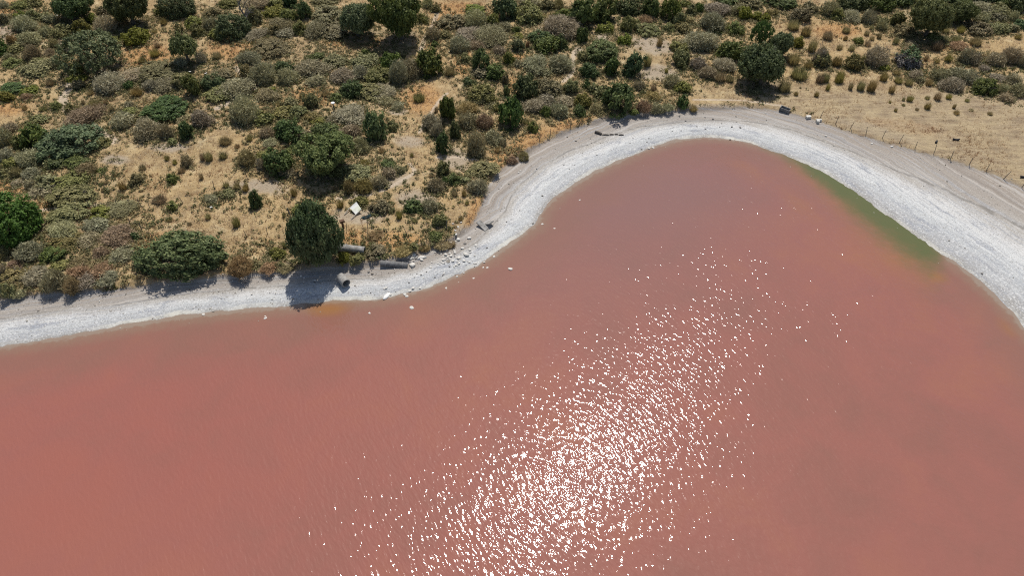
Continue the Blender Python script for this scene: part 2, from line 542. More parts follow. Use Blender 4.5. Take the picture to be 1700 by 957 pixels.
TILES[(0, 320)] = """
V -100 30 380 470|M 430 150 710 260|B 640 130 780 210|Y 750 140 940 230|G 920 110 1130 190|S 1250 30 1400 110|Y 1390 70 1480 155|S 1370 200 1440 250
G 410 240 630 400|G 720 230 920 340|B 970 250 1110 330|B 860 300 1150 450|G 660 340 840 450|D 1090 320 1165 400|G 920 460 1110 590|G 150 410 340 570
D 330 440 560 580|M 440 380 660 500|B 580 540 760 650|M 430 570 570 660|B 560 620 760 740|B 740 620 940 740|G 640 680 820 790|G 230 620 420 770|G 380 640 560 830
B 560 690 700 850|M 20 620 230 760|G 0 580 70 690|B 780 440 910 540|G 100 800 220 890|M 50 770 150 890|D 100 260 280 400|B -60 480 120 560|G 820 650 990 760
H 1150 370 1930 780|S 1550 240 1600 280|B 60 560 190 640|S 700 180 760 230
"""
TILES[(340, 320)] = """
Q 670 100 1160 640|Y 720 95 850 190|S 640 110 680 210|B 180 540 400 720|Y 540 440 680 560|S 640 360 690 470|Y 1100 480 1220 600|M 1200 500 1310 600
S 1090 50 1165 140|M 1245 30 1350 120|M 1390 50 1540 180|S 1580 130 1650 230|B 1340 340 1480 410|M 1340 430 1510 550|D 1400 500 1480 555|S 230 180 310 300|S 0 160 60 230|B 600 580 720 660|B 460 600 600 670
"""
TILES[(600, 320)] = """
D 365 60 520 180|G 500 50 640 170|M 600 170 710 290|D 545 315 680 410|B 590 400 720 490|M 390 415 470 480|B 290 450 430 540|S 410 200 480 260|B 470 430 580 500|S 800 190 850 240|S 850 60 900 110|B 700 400 790 470|S 700 560 740 585
"""
# kind -> (object name, mesh family, material key, phrase, category, plural group)
KINDS = {
    'T': ('evergreen_tree', 'tree', 'dark', 'dark evergreen tree', 'tree', 'evergreen trees on the slope'),
    'D': ('evergreen_shrub', 'leafy', 'dark', 'dark green leafy shrub', 'shrub', 'dark evergreen shrubs'),
    'M': ('grey_green_shrub', 'leafy', 'olive', 'grey-green shrub', 'shrub', 'grey-green shrubs'),
    'G': ('twiggy_shrub', 'twiggy', 'grey', 'grey twiggy shrub', 'shrub', 'grey twiggy shrubs'),
    'B': ('brown_shrub', 'twiggy', 'brown', 'brown dry shrub', 'shrub', 'brown dry shrubs'),
    'Y': ('yellow_green_shrub', 'leafy', 'yellow', 'yellow-green shrub', 'shrub', 'yellow-green shrubs'),
    'S': ('grass_tussock', 'tuft', 'straw_green', 'olive-brown tussock', 'tussock', 'tussocks in the dry grass'),
}
LAND = {   # landmark plants: like-kind, own label, how others refer to it, family override, material override
    'U': ('T', 'broad umbrella-crowned evergreen tree with pale limbs showing, alone on dry grass', 'the umbrella-crowned tree', 'umbrella', 'dusty'),
    'K': ('T', 'little round tree on one bare trunk in golden grass', 'the little bare-trunked tree', 'lollipop', 'dusty'),
    'P': ('T', 'open-crowned tree with gaps between its limbs, behind the massive double tree', 'the open-crowned tree', 'umbrella', 'dark'),
    'W': ('D', 'two-tone bush, bright green on top and purple-grey below, on the right slope', 'the two-tone bush', 'leafy', 'twotone'),
    'L': ('D', 'big blue-green rounded bush beside the golden clearing at left', 'the blue-green bush', 'leafy', 'blue'),
    'R': ('T', 'large round-crowned tree with dark shade below, behind the narrow footpath', 'the round-crowned tree', 'tree', 'mid'),
    'E': ('D', 'upright narrow dark green shrub standing alone in dry grass', 'the upright lone shrub', 'upright', 'dark'),
    'X': ('D', None, None, 'upright', 'dark'),
    'O': ('D', 'tall rounded dark shrub on the orange grass behind the cove', 'the orange-grass shrub', 'upright', 'dark'),
    'V': ('D', 'vivid green spreading bush cut by the left edge', 'the vivid green bush', 'leafy', 'vivid'),
    'H': ('D', 'long dark grey-green thicket leaning over the beach', 'the long beach thicket', 'leafy', 'dusty'),
    'Q': ('T', 'dense dark tree beside the beach, its shadow on the white shore', 'the beach tree', 'tree', 'dark'),
}
OVERRIDE = {   # (tile x, tile y, box x0, box y0): (label, how others refer to it)
    (1020, 0, 1000, 370): ('massive dark double tree with black shade, right of the cove top', 'the massive double tree'),
    (1020, 0, 1250, 280): ('grey-leaved tree leaning out from behind the massive double tree', None),
    (1360, 0, 715, 15): ('big rounded grey-green tree standing forward of the dark wood', 'the big rounded slope tree'),
    (1360, 0, 1040, 10): ('dark tree right beside the big rounded slope tree', None),
    (340, 0, 1410, -60): ('biggest dark round tree beside the narrow red path', 'the biggest path-side tree'),
    (340, 0, 1110, 20): ('loose grey-green tree touching the biggest path-side tree', None),
    (0, 0, 455, -80): ('dark tree at the top edge over a pale bare patch', 'the top-edge dark tree'),
    (0, 0, 940, -80): ('dark tree with a slim trunk above the yellow bush at the top', None),
    (1020, 0, 495, 665): ('bright yellow-green dome bush just above the cove beach', 'the bright dome bush'),
    (680, 150, 250, 35): ('topmost and largest of three narrow dark shrubs by the pale path', 'the three narrow shrubs'),
    (680, 150, 330, 240): ('middle one of three narrow dark shrubs by the pale path', None),
    (680, 150, 215, 330): ('lowest of three narrow dark shrubs by the gravel patch', None),
    (680, 0, 1600, 690): ('dark rounded shrub overhanging the beach where the orange bank ends', 'the bank-end shrub'),
    (680, 0, 60, 410): ('dark rounded tree-like shrub below the narrow red path', 'the path-foot shrub'),
    (680, 0, 1000, 290): ('glossy green bush in the middle of the grey scrub', 'the glossy mid-scrub bush'),
    (680, 0, 1460, 340): ('broad dark bush at the head of the bare clearing', 'the clearing-head bush'),
    (340, 0, 1115, 660): ('fresh dark green round bush below the long grey hedge of scrub', 'the fresh round bush'),
    (0, 0, 1050, 225): ('bright yellow-green dome behind the umbrella-crowned tree', None),
    (340, 320, 180, 540): ('round brown bush between the long thicket and the beach tree', None),
    (680, 150, 480, 340): ('purple-grey bare-twigged bush beside the gravel patch', 'the purple-grey bush'),
    (0, 320, 100, 800): ('low grey cushion bush at the beach corner', None),
    (340, 320, 720, 95): ('lemon-green bush peeping out behind the beach tree', None),
    (340, 320, 1390, 50): ('round olive bush beside the fallen white sign', None),
    (340, 320, 1245, 30): ('olive bush behind the fallen white sign', None),
    (1360, 0, 1260, 650): ('green-topped round bush at the foot of the right scrub', 'the green-topped right bush'),
}

# ------------------------------------------------------------------ place every plant on the terrain
plants = []
for (ox, oy), txt in TILES.items():
    for e in txt.replace('\n', '|').split('|'):
        e = e.split()
        if len(e) != 5:
            continue
        k = e[0]
        bx0, by0, bx1, by1 = [int(v) for v in e[1:]]
        x0, y0, x1, y1 = ox + bx0 / 5, oy + by0 / 5, ox + bx1 / 5, oy + by1 / 5
        plants.append(dict(k=k, base=LAND[k][0] if k in LAND else k, key=(ox, oy, bx0, by0), x0=x0, y0=y0, x1=x1, y1=y1))
cxs = np.array([(p['x0'] + p['x1']) / 2 for p in plants])
# first guess of the foot: the crown's front edge sits on the lower outline
bys = []
for p in plants:
    w = p['x1'] - p['x0']
    d = PITCH - math.atan((CY - p['y1']) / FPX)
    fam = 'trunk' if p['k'] in 'KUP' else ''
    off = {'K': 0.0, 'U': 0.20, 'P': 0.15, 'T': 0.26, 'Q': 0.22, 'R': 0.26}.get(p['k'], 0.44) * w * math.sin(d)
    bys.append(p['y1'] - min(off, 0.62 * (p['y1'] - p['y0'])))
gx, gy, gz = ground_at(cxs, bys)
for p, x, y, z, by in zip(plants, gx, gy, gz, bys):
    depth = y * CP - (z - CAM_H) * SP
    ppm = FPX / depth
    d = PITCH - math.atan((CY - by) / FPX)
    w, hpx = p['x1'] - p['x0'], by - p['y0']
    r = w / 2 / ppm
    rise = hpx / ppm
    if p['k'] in 'K':
        h = max(rise - r * math.sin(d) * 0.6, r) / math.cos(d)
    else:
        h = math.sqrt(max(rise ** 2 - (r * math.sin(d)) ** 2, (0.45 * r) ** 2)) / math.cos(d)
    h = min(max(h, 0.4 * r), 3.2 * r)
    p.update(x=float(x), y=float(y), z=float(z), r=r, h=h, ppm=ppm, w=w, cx=(p['x0'] + p['x1']) / 2, cy=(p['y0'] + p['y1']) / 2)

# ------------------------------------------------------------------ ground sheet
def axis(lo, hi, step, far_lo, far_hi):
    a = list(np.arange(lo, hi + 1e-6, step))
    s, v = step, lo
    pre = []
    while v > far_lo:
        s *= 1.22
        v -= s
        pre.append(v)
    s, v = step, hi
    post = []
    while v < far_hi:
        s *= 1.22
        v += s
        post.append(v)
    return np.array(pre[::-1] + a + post)


AX = axis(-104, 104, 0.38, -1600, 1600)
AY = axis(34, 150, 0.38, -900, 2200)
GX, GY = np.meshgrid(AX, AY)
shape = GX.shape
Z, SL, SB, T, S = terrain(GX.ravel(), GY.ravel(), True)
PXX, PYY, _ = project(GX.ravel(), np.maximum(GY.ravel(), 5), Z)

# litter and soil mask around the shrubs
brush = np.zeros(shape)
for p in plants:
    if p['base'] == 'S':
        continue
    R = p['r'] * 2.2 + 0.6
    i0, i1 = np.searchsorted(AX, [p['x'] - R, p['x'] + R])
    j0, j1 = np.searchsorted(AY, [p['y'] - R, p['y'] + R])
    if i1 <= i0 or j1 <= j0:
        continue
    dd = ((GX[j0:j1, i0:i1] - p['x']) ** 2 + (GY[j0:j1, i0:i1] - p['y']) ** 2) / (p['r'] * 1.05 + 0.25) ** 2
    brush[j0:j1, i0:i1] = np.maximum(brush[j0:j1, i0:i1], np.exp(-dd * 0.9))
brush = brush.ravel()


def blob(cx, cy, rx, ry, rot=0.0):
    a = math.radians(rot)
    u = (PXX - cx) * math.cos(a) + (PYY - cy) * math.sin(a)
    v = -(PXX - cx) * math.sin(a) + (PYY - cy) * math.cos(a)
    return np.exp(-((u / rx) ** 2 + (v / ry) ** 2))


def pathmask(pts, wid):
    wpts = np.stack(ground_at([q[0] for q in pts], [q[1] for q in pts])[:2], 1)
    wpts = smooth_poly(wpts, 2)
    best = np.full(GX.size, 1e9)
    X, Y = GX.ravel(), GY.ravel()
    for a, b in zip(wpts[:-1], wpts[1:]):
        e = b - a
        t = np.clip(((X - a[0]) * e[0] + (Y - a[1]) * e[1]) / max(e @ e, 1e-9), 0, 1)
        best = np.minimum(best, np.hypot(X - a[0] - t * e[0], Y - a[1] - t * e[1]))
    return np.exp(-(best / wid) ** 2)


orange = np.zeros(GX.size)
for b in ((875, 235, 45, 14, -28), (945, 205, 50, 9, -22), (835, 262, 22, 22, 0), (85, 330, 22, 26, 50), (790, 355, 14, 34, 20), (768, 100, 14, 28, 0),
          (765, 20, 50, 18, 0), (20, 30, 25, 30, 0), (15, 175, 30, 16, 0), (245, 95, 50, 22, 0), (395, 80, 50, 20, 0), (530, 160, 50, 16, 0), (650, 400, 60, 14, 0),
          (590, 395, 25, 12, 0), (725, 50, 12, 40, 20), (860, 100, 14, 14, 0), (700, 165, 35, 25, 0), (20, 310, 30, 14, 0), (280, 400, 70, 14, 0), (1500, 210, 70, 10, 8), (740, 420, 30, 8, -20),
          (850, 140, 12, 14, 0), (600, 70, 60, 10, 0), (1560, 75, 50, 10, 0), (1390, 50, 40, 12, 0), (440, 155, 30, 10, 20)):
    orange = np.maximum(orange, blob(*b))
bare = np.zeros(GX.size)
for b in ((755, 265, 32, 24, 0), (630, 305, 70, 14, -12), (690, 330, 40, 18, 0), (1085, 75, 45, 18, 10), (1090, 120, 40, 16, 0), (600, 360, 60, 14, 0), (430, 310, 60, 14, 0), (680, 235, 30, 12, 0),
          (1180, 178, 90, 6, 0), (1620, 290, 120, 14, 16), (1450, 215, 90, 10, 16), (10, 50, 16, 22, 0), (100, 22, 12, 8, 0), (190, 265, 30, 10, 0), (660, 185, 20, 8, 0), (765, 385, 12, 16, 10), (690, 415, 30, 8, -15), (900, 50, 16, 8, 0),
          (280, 245, 40, 10, 0), (1000, 65, 14, 14, 0), (960, 85, 10, 10, 0)):
    bare = np.maximum(bare, blob(*b))
paths = np.zeros(GX.size)
for pts, wid in (([(728, 12), (722, 35), (708, 58), (698, 85)], 0.5), ([(742, 155), (730, 165), (718, 185), (704, 205), (697, 220)], 0.35),
                 ([(560, 330), (600, 326), (640, 315), (670, 298), (692, 286), (680, 272)], 0.35), ([(392, 112), (405, 125), (425, 142), (415, 158), (390, 165), (360, 180)], 0.6),
                 ([(725, 262), (760, 260), (795, 266)], 0.3), ([(953, 85), (950, 105), (952, 122), (935, 135)], 0.5), ([(60, 350), (110, 345), (180, 340)], 0.4),
                 ([(1150, 166), (1230, 165), (1300, 176)], 0.3), ([(120, 130), (112, 150), (100, 175), (160, 215), (190, 235)], 0.9)):
    paths = np.maximum(paths, pathmask(pts, wid))
rightfield = smooth(1130, 1330, PXX) * smooth(120, 165, PYY)


def sheet(name, X, Y, Zv, keep=None):
    ny, nx = X.shape
    idx = np.arange(nx * ny).reshape(ny, nx)
    f = np.stack([idx[:-1, :-1], idx[:-1, 1:], idx[1:, 1:], idx[1:, :-1]], -1).reshape(-1, 4)
    v = np.stack([X.ravel(), Y.ravel(), Zv.ravel()], 1)
    if keep is not None:
        k = keep[f].any(1)
        f = f[k]
        used = np.unique(f)
        remap = -np.ones(len(v), int)
        remap[used] = np.arange(len(used))
        return v[used], remap[f], used
    return v, f, None


def fattr(me, name, arr):
    a = me.attributes.new(name, 'FLOAT', 'POINT')
    a.data.foreach_set('value', np.ascontiguousarray(arr, np.float32))


def cattr(me, name, r, g, b, al=None):
    a = me.attributes.new(name, 'FLOAT_COLOR', 'POINT')
    al = np.ones_like(r) if al is None else al
    a.data.foreach_set('color', np.ascontiguousarray(np.stack([r, g, b, al], 1), np.float32).ravel())


v, f, _ = sheet('ground', GX, GY, Z)
me = np_mesh('ground', v, f, 4, smooth_shade=True)
fattr(me, 'beach', np.where(SB > 0, 1 + SB / 10, T))
fattr(me, 'shore', SL)
fattr(me, 'along', S)
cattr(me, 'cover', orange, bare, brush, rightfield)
fattr(me, 'track', paths)

b = NT('ground_material')
P = b.pos()
tb = b.attr('beach').outputs['Fac']
ds = b.attr('shore').outputs['Fac']
sa = b.attr('along').outputs['Fac']
tr = b.attr('track').outputs['Fac']
cov = b.attr('cover')
sep = b.node('ShaderNodeSeparateColor')
b.l.new(cov.outputs['Color'], sep.inputs[0])
cO, cB, cR = sep.outputs
cF = cov.outputs['Alpha']
n_big = b.noise(P, 0.09, 4, 0.6)
n_mid = b.noise(P, 0.45, 5, 0.65)
n_fin = b.noise(P, 2.2, 6, 0.7)
n_grit = b.noise(P, 7.0, 3, 0.7)
# dry grass
g1 = b.ramp(n_mid, [(0.30, (0.225, 0.153, 0.078)), (0.43, (0.335, 0.236, 0.118)), (0.56, (0.425, 0.316, 0.165)), (0.72, (0.55, 0.445, 0.265))])
n_m2 = b.noise(P, 1.0, 5, 0.68)
g1 = b.mix(b.math('MULTIPLY', b.step(n_m2, 0.47, 0.62), 0.6), g1, (0.215, 0.150, 0.085))
land = b.mix(b.step(n_big, 0.42, 0.62), g1, b.mix(0.5, g1, (0.40, 0.275, 0.125)))
so = b.math('MULTIPLY', b.step(b.math('ADD', cO, b.math('MULTIPLY_ADD', n_mid, 0.7, -0.35)), 0.12, 0.65), 0.8)
land = b.mix(so, land, (0.42, 0.235, 0.092))
gb = b.ramp(n_fin, [(0.3, (0.27, 0.215, 0.155)), (0.7, (0.43, 0.365, 0.285))])
land = b.mix(b.math('MULTIPLY', b.step(b.math('ADD', cB, b.math('MULTIPLY_ADD', n_mid, 0.8, -0.4)), 0.25, 0.8), 0.8), land, gb)
# right-hand field: brown, combed along the fence
rot = b.node('ShaderNodeMapping')
rot.inputs['Rotation'].default_value = (0, 0, math.radians(24))
rot.inputs['Scale'].default_value = (0.2, 1.25, 1)
b.l.new(P, rot.inputs[0])
n_comb = b.noise(rot.outputs[0], 1.0, 5, 0.65)
gf = b.ramp(n_comb, [(0.34, (0.15, 0.112, 0.078)), (0.46, (0.245, 0.188, 0.128)), (0.58, (0.33, 0.26, 0.168)), (0.70, (0.41, 0.335, 0.21))])
gf = b.mix(b.math('MULTIPLY', b.step(n_mid, 0.40, 0.62), 0.55), gf, (0.375, 0.295, 0.175))
land = b.mix(b.math('MULTIPLY', cF, b.math('MULTIPLY_ADD', n_big, 0.9, 0.3)), land, gf)
# leaf litter and bare soil below the scrub
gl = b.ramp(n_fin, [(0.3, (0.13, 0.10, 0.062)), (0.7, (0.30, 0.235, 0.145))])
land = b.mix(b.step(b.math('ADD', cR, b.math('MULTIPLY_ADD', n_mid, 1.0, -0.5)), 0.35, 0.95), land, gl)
land = b.mix(b.math('MULTIPLY', b.step(b.math('ADD', tr, b.math('MULTIPLY_ADD', n_fin, 0.6, -0.3)), 0.3, 0.8), 0.8), land, (0.50, 0.41, 0.31))
land = b.mix(b.math('MULTIPLY', b.step(n_fin, 0.52, 0.68), 0.5), land, (0.175, 0.135, 0.078))
land = b.mix(b.math('MULTIPLY', b.step(n_grit, 0.54, 0.68), 0.6), land, (0.60, 0.50, 0.34))
# beach: bands of salt and gravel that follow the shore
svec = b.combine(b.math('MULTIPLY', sa, 0.11), b.math('MULTIPLY', ds, 1.3), 0.0)
n_str = b.noise(svec, 1.0, 5, 0.62)
svec2 = b.combine(b.math('MULTIPLY', sa, 0.05), b.math('MULTIPLY', ds, 3.5), 3.0)
n_str2 = b.noise(svec2, 1.0, 3, 0.6)
tw = b.math('ADD', tb, b.math('MULTIPLY_ADD', n_str, 0.30, -0.15))
tw = b.math('ADD', tw, b.math('MULTIPLY_ADD', n_mid, 0.16, -0.08))
beach = b.ramp(tw, [(0.0, (0.27, 0.255, 0.23)), (0.08, (0.36, 0.36, 0.355)), (0.20, (0.43, 0.44, 0.435)), (0.32, (0.52, 0.525, 0.51)),
                    (0.43, (0.52, 0.51, 0.485)), (0.54, (0.39, 0.365, 0.325)), (0.70, (0.315, 0.28, 0.24)), (1.0, (0.285, 0.24, 0.195))])
beach = b.mix(b.math('MULTIPLY', b.step(n_str2, 0.48, 0.66), 0.6), beach, (0.30, 0.31, 0.325))
beach = b.mix(b.math('MULTIPLY', b.step(n_str, 0.58, 0.75), 0.45), beach, (0.60, 0.60, 0.58))
n_pat = b.noise(b.combine(b.math('MULTIPLY', sa, 0.25), b.math('MULTIPLY', ds, 0.8), 9.0), 1.0, 5, 0.7)
beach = b.mix(b.math('MULTIPLY', b.math('MULTIPLY', b.step(n_pat, 0.50, 0.66), b.step(tb, 0.62, 0.4)), 0.75), beach, (0.25, 0.265, 0.295))
beach = b.mix(b.math('MULTIPLY', b.step(n_grit, 0.52, 0.64), 0.7), beach, (0.19, 0.175, 0.155))
beach = b.mix(b.math('MULTIPLY', b.step(b.noise(P, 5.0, 4, 0.7), 0.52, 0.64), b.math('MULTIPLY_ADD', b.step(tb, 0.75, 0.4), 0.5, 0.2)), beach, (0.66, 0.65, 0.62))
svec3 = b.combine(b.math('MULTIPLY', sa, 0.03), b.math('MULTIPLY', ds, 1.9), 5.0)
n_str3 = b.noise(svec3, 1.0, 3, 0.6)
outer = b.step(tb, 0.5, 0.65)
beach = b.mix(b.math('MULTIPLY', b.math('MULTIPLY', b.step(n_str3, 0.54, 0.64), outer), 0.5), beach, (0.47, 0.44, 0.40))
beach = b.mix(b.math('MULTIPLY', b.math('MULTIPLY', b.step(n_str3, 0.44, 0.36), outer), 0.45), beach, (0.20, 0.17, 0.145))
# old high-water line of dark wrack
wr = b.math('ABSOLUTE', b.math('SUBTRACT', b.math('ADD', tb, b.math('MULTIPLY_ADD', b.noise(P, 0.3, 2), 0.12, -0.06)), 0.60))
beach = b.mix(b.math('MULTIPLY', b.step(wr, 0.022, 0.004), b.math('MULTIPLY', b.step(n_mid, 0.36, 0.56), 0.65)), beach, (0.16, 0.15, 0.135))
# crusted salt lip at the very edge
edge = b.math('ADD', ds, b.math('MULTIPLY_ADD', n_fin, 0.5, -0.25))
lip = b.math('MULTIPLY', b.step(edge, 0.75, 0.35), b.step(n_mid, 0.30, 0.55))
beach = b.mix(b.math('MULTIPLY', b.math('MULTIPLY', lip, b.step(b.noise(b.combine(b.math('MULTIPLY', sa, 0.06), 0.0, 7.0), 1.0, 3), 0.38, 0.62)), 0.7), beach, (0.60, 0.58, 0.50))
mud = (0.26, 0.20, 0.155)
beach = b.mix(b.step(edge, 0.12, -0.05), beach, mud)
fin = b.mix(b.step(b.math('ADD', tb, b.math('MULTIPLY_ADD', n_fin, 0.12, -0.06)), 0.985, 1.035), beach, land)
b.put(b.p.inputs['Base Color'], fin)
b.p.inputs['Roughness'].default_value = 0.95
b.p.inputs['Specular IOR Level'].default_value = 0.15
hgt = b.math('ADD', b.math('MULTIPLY', n_fin, 0.6), b.math('MULTIPLY', n_grit, 0.25))
amp = b.math('MULTIPLY_ADD', b.step(tb, 0.95, 1.05), 0.75, 0.25)
b.put(b.p.inputs['Normal'], b.bump(b.math('MULTIPLY', hgt, amp), 0.35, 0.8))
me.materials.append(b.m)
ground = link('ground', me)
tag(ground, 'dry grass slope and white salt beach around the pink lake', None, None, 'structure')

# ------------------------------------------------------------------ the pink lake
WX = axis(-75, 75, 0.75, -780, 240)
WY = axis(15, 112, 0.75, -720, 112)
WX2, WY2 = np.meshgrid(WX, WY)
wsl, wss = polydist(LAKE, WX2.ravel(), WY2.ravel(), True)
v, f, used = sheet('lake', WX2, WY2, np.zeros(WX2.size), keep=wsl < 1.5)
me = np_mesh('lake', v, f, 4, smooth_shade=True)
wx, wy = v[:, 0], v[:, 1]
wpx, wpy, _ = project(wx, np.maximum(wy, 3), 0 * wx)


def wblob(cx, cy, rx, ry, rot=0.0):
    a = math.radians(rot)
    u = (wpx - cx) * math.cos(a) + (wpy - cy) * math.sin(a)
    q = -(wpx - cx) * math.sin(a) + (wpy - cy) * math.cos(a)
    return np.exp(-((u / rx) ** 2 + (q / ry) ** 2))


wd = -wsl[used]
gate = smooth(1200, 1400, wpx) * (1 - smooth(1530, 1592, wpx)) * (wpy < 560)
gwid = 2.1 + 2.5 * smooth(1290, 1480, wpx)
green = gate * np.exp(-(np.maximum(wd, 0) / gwid) ** 2)
ochre = 0.55 * gate * np.exp(-(np.maximum(wd, 0) / (gwid * 2.4)) ** 2)
for q, k in (((545, 514, 42, 13, -3), 0.8), ((1240, 285, 90, 26, 30), 0.3), ((1330, 340, 80, 26, 36), 0.35), ((1450, 410, 90, 26, 34), 0.35), ((1555, 460, 24, 12, 20), 0.7), ((1670, 545, 30, 12, 45), 0.5), ((1010, 330, 40, 20, 0), 0.25)):
    ochre = np.maximum(ochre, k * wblob(*q))
mauve = np.clip(1.0 * wblob(1080, 310, 230, 90, 0) + 0.5 * wblob(980, 450, 300, 110), 0, 1)
brick = np.clip(0.95 * wblob(60, 830, 420, 240) + 0.35 * wblob(430, 720, 300, 130), 0, 1)
cattr(me, 'tone', green, ochre, mauve, brick)
fattr(me, 'shore', -wsl[used])
fattr(me, 'along', wss[used])

b = NT('lake_material')
P = b.pos()
tone = b.attr('tone')
sep = b.node('ShaderNodeSeparateColor')
b.l.new(tone.outputs['Color'], sep.inputs[0])
tg, to, tm = sep.outputs
tbk = tone.outputs['Alpha']
dsh = b.attr('shore').outputs['Fac']
al = b.attr('along').outputs['Fac']
wb = b.noise(P, 0.035, 4, 0.55, 0.6)
wm = b.noise(P, 0.16, 4, 0.6, 0.4)
wf = b.noise(P, 1.1, 4, 0.65)
col = b.ramp(b.math('MULTIPLY_ADD', wm, 0.45, b.math('MULTIPLY', wb, 0.55)), [(0.34, (0.222, 0.100, 0.076)), (0.5, (0.258, 0.104, 0.080)), (0.66, (0.280, 0.116, 0.075))])
col = b.mix(b.math('MULTIPLY', tm, 0.85), col, (0.205, 0.112, 0.098))
col = b.mix(b.math('MULTIPLY', tbk, b.math('MULTIPLY_ADD', wm, 1.0, 0.1)), col, (0.282, 0.096, 0.073))
# shallow margin: the bed shows through as a brown-grey fringe
fr = b.math('ADD', dsh, b.math('MULTIPLY_ADD', wm, 6.0, -3.0))
col = b.mix(b.math('MULTIPLY', b.step(fr, 9.0, 0.5), 0.55), col, (0.200, 0.112, 0.078))
fr2 = b.math('ADD', dsh, b.math('MULTIPLY_ADD', wf, 1.6, -0.8))
col = b.mix(b.math('MULTIPLY', b.step(fr2, 2.2, 0.1), 0.65), col, (0.225, 0.155, 0.105))
col = b.mix(b.math('MULTIPLY', b.step(fr2, 0.55, 0.05), 0.6), col, (0.27, 0.225, 0.175))
oc = b.math('ADD', to, b.math('MULTIPLY_ADD', wm, 0.4, -0.2))
col = b.mix(b.math('MULTIPLY', b.step(oc, 0.12, 0.9), 0.95), col, (0.265, 0.125, 0.048))
gr = b.math('ADD', tg, b.math('MULTIPLY_ADD', b.noise(P, 0.5, 5, 0.7), 0.7, -0.35))
col = b.mix(b.math('MULTIPLY', b.step(gr, 0.05, 0.95), 0.95), col, (0.092, 0.106, 0.038))
# sparse brown flecks of crust on the bed
col = b.mix(b.math('MULTIPLY', b.step(wf, 0.64, 0.72), 0.22), col, (0.20, 0.10, 0.08))
# wind ripples: short crests running down-right, ruffled by gusts
warp = b.node('ShaderNodeMapping')
warp.inputs['Rotation'].default_value = (0, 0, math.radians(-33))
b.l.new(P, warp.inputs[0])
sx = b.node('ShaderNodeMapping')
sx.inputs['Scale'].default_value = (1.0, 0.36, 1)
b.l.new(warp.outputs[0], sx.inputs[0])
w1 = b.noise(sx.outputs[0], 3.9, 1.0, 0.4, 0.3)
w2 = b.noise(sx.outputs[0], 1.5, 1.0, 0.5, 0.3)
w3 = b.noise(P, 6.5, 1.0, 0.5)
gust = b.math('MULTIPLY_ADD', b.noise(P, 0.09, 2), 0.9, 0.55)
hh = b.math('ADD', b.math('MULTIPLY', w1, 0.053), b.math('MULTIPLY', w2, 0.044))
hh = b.math('ADD', hh, b.math('MULTIPLY', w3, 0.004))
calm = b.step(dsh, 0.0, 5.0)
hh = b.math('MULTIPLY', b.math('MULTIPLY', hh, gust), b.math('MULTIPLY_ADD', calm, 0.7, 0.3))
nrm_w = b.bump(hh, 1.0, 1.0)
body = b.node('ShaderNodeBsdfDiffuse')          # light scattered back by the turbid brine
b.put(body.inputs['Color'], col)
b.put(body.inputs['Normal'], b.bump(hh, 1.0, 0.25))
gl_ = b.node('ShaderNodeBsdfGlossy')            # the surface skin
gl_.inputs['Color'].default_value = (1, 1, 1, 1)
gl_.inputs['Roughness'].default_value = 0.05
b.put(gl_.inputs['Normal'], nrm_w)
fr_ = b.node('ShaderNodeFresnel')
fr_.inputs['IOR'].default_value = 1.34
b.put(fr_.inputs['Normal'], nrm_w)
mxw = b.node('ShaderNodeMixShader')
b.l.new(fr_.outputs[0], mxw.inputs[0])
b.l.new(body.outputs[0], mxw.inputs[1])
b.l.new(gl_.outputs[0], mxw.inputs[2])
b.l.new(mxw.outputs[0], b.out.inputs[0])
me.materials.append(b.m)
lake = link('lake_water', me)
tag(lake, 'pink salt lake with sun glitter', None, None, 'structure')

# ------------------------------------------------------------------ foliage materials
FM = {
    'dark': foliage_mat('leaf_dark_green', (0.054, 0.074, 0.025), (0.100, 0.133, 0.041), (0.195, 0.230, 0.075), 0.26),
    'mid': foliage_mat('leaf_mid_green', (0.075, 0.094, 0.027), (0.142, 0.168, 0.048), (0.249, 0.267, 0.083), 0.28),
    'dusty': foliage_mat('leaf_dusty_green', (0.064, 0.081, 0.032), (0.131, 0.155, 0.067), (0.267, 0.285, 0.132), 0.22, 0.08),
    'blue': foliage_mat('leaf_blue_green', (0.067, 0.087, 0.046), (0.131, 0.162, 0.083), (0.249, 0.278, 0.146), 0.22, 0.08),
    'vivid': foliage_mat('leaf_vivid_green', (0.045, 0.075, 0.016), (0.085, 0.150, 0.026), (0.140, 0.220, 0.045), 0.3, 0.05),
    'olive': foliage_mat('leaf_grey_green', (0.118, 0.112, 0.044), (0.218, 0.200, 0.079), (0.351, 0.310, 0.133), 0.26),
    'yellow': foliage_mat('leaf_yellow_green', (0.105, 0.112, 0.026), (0.204, 0.209, 0.050), (0.314, 0.303, 0.090), 0.3),
    'grey': foliage_mat('twig_grey', (0.174, 0.151, 0.090), (0.328, 0.285, 0.169), (0.514, 0.458, 0.277), 0.2),
    'brown': foliage_mat('twig_brown', (0.166, 0.118, 0.059), (0.307, 0.222, 0.110), (0.484, 0.362, 0.185), 0.2),
    'straw_green': foliage_mat('blade_olive_straw', (0.174, 0.145, 0.057), (0.322, 0.259, 0.113), (0.523, 0.415, 0.196), 0.3),
    'straw': foliage_mat('blade_straw', (0.360, 0.200, 0.070), (0.480, 0.340, 0.160), (0.660, 0.530, 0.310), 0.5, 0.02),
    'under': foliage_mat('undergrowth_leaf', (0.115, 0.118, 0.050), (0.215, 0.185, 0.105), (0.390, 0.310, 0.175), 0.3, 0.02),
}


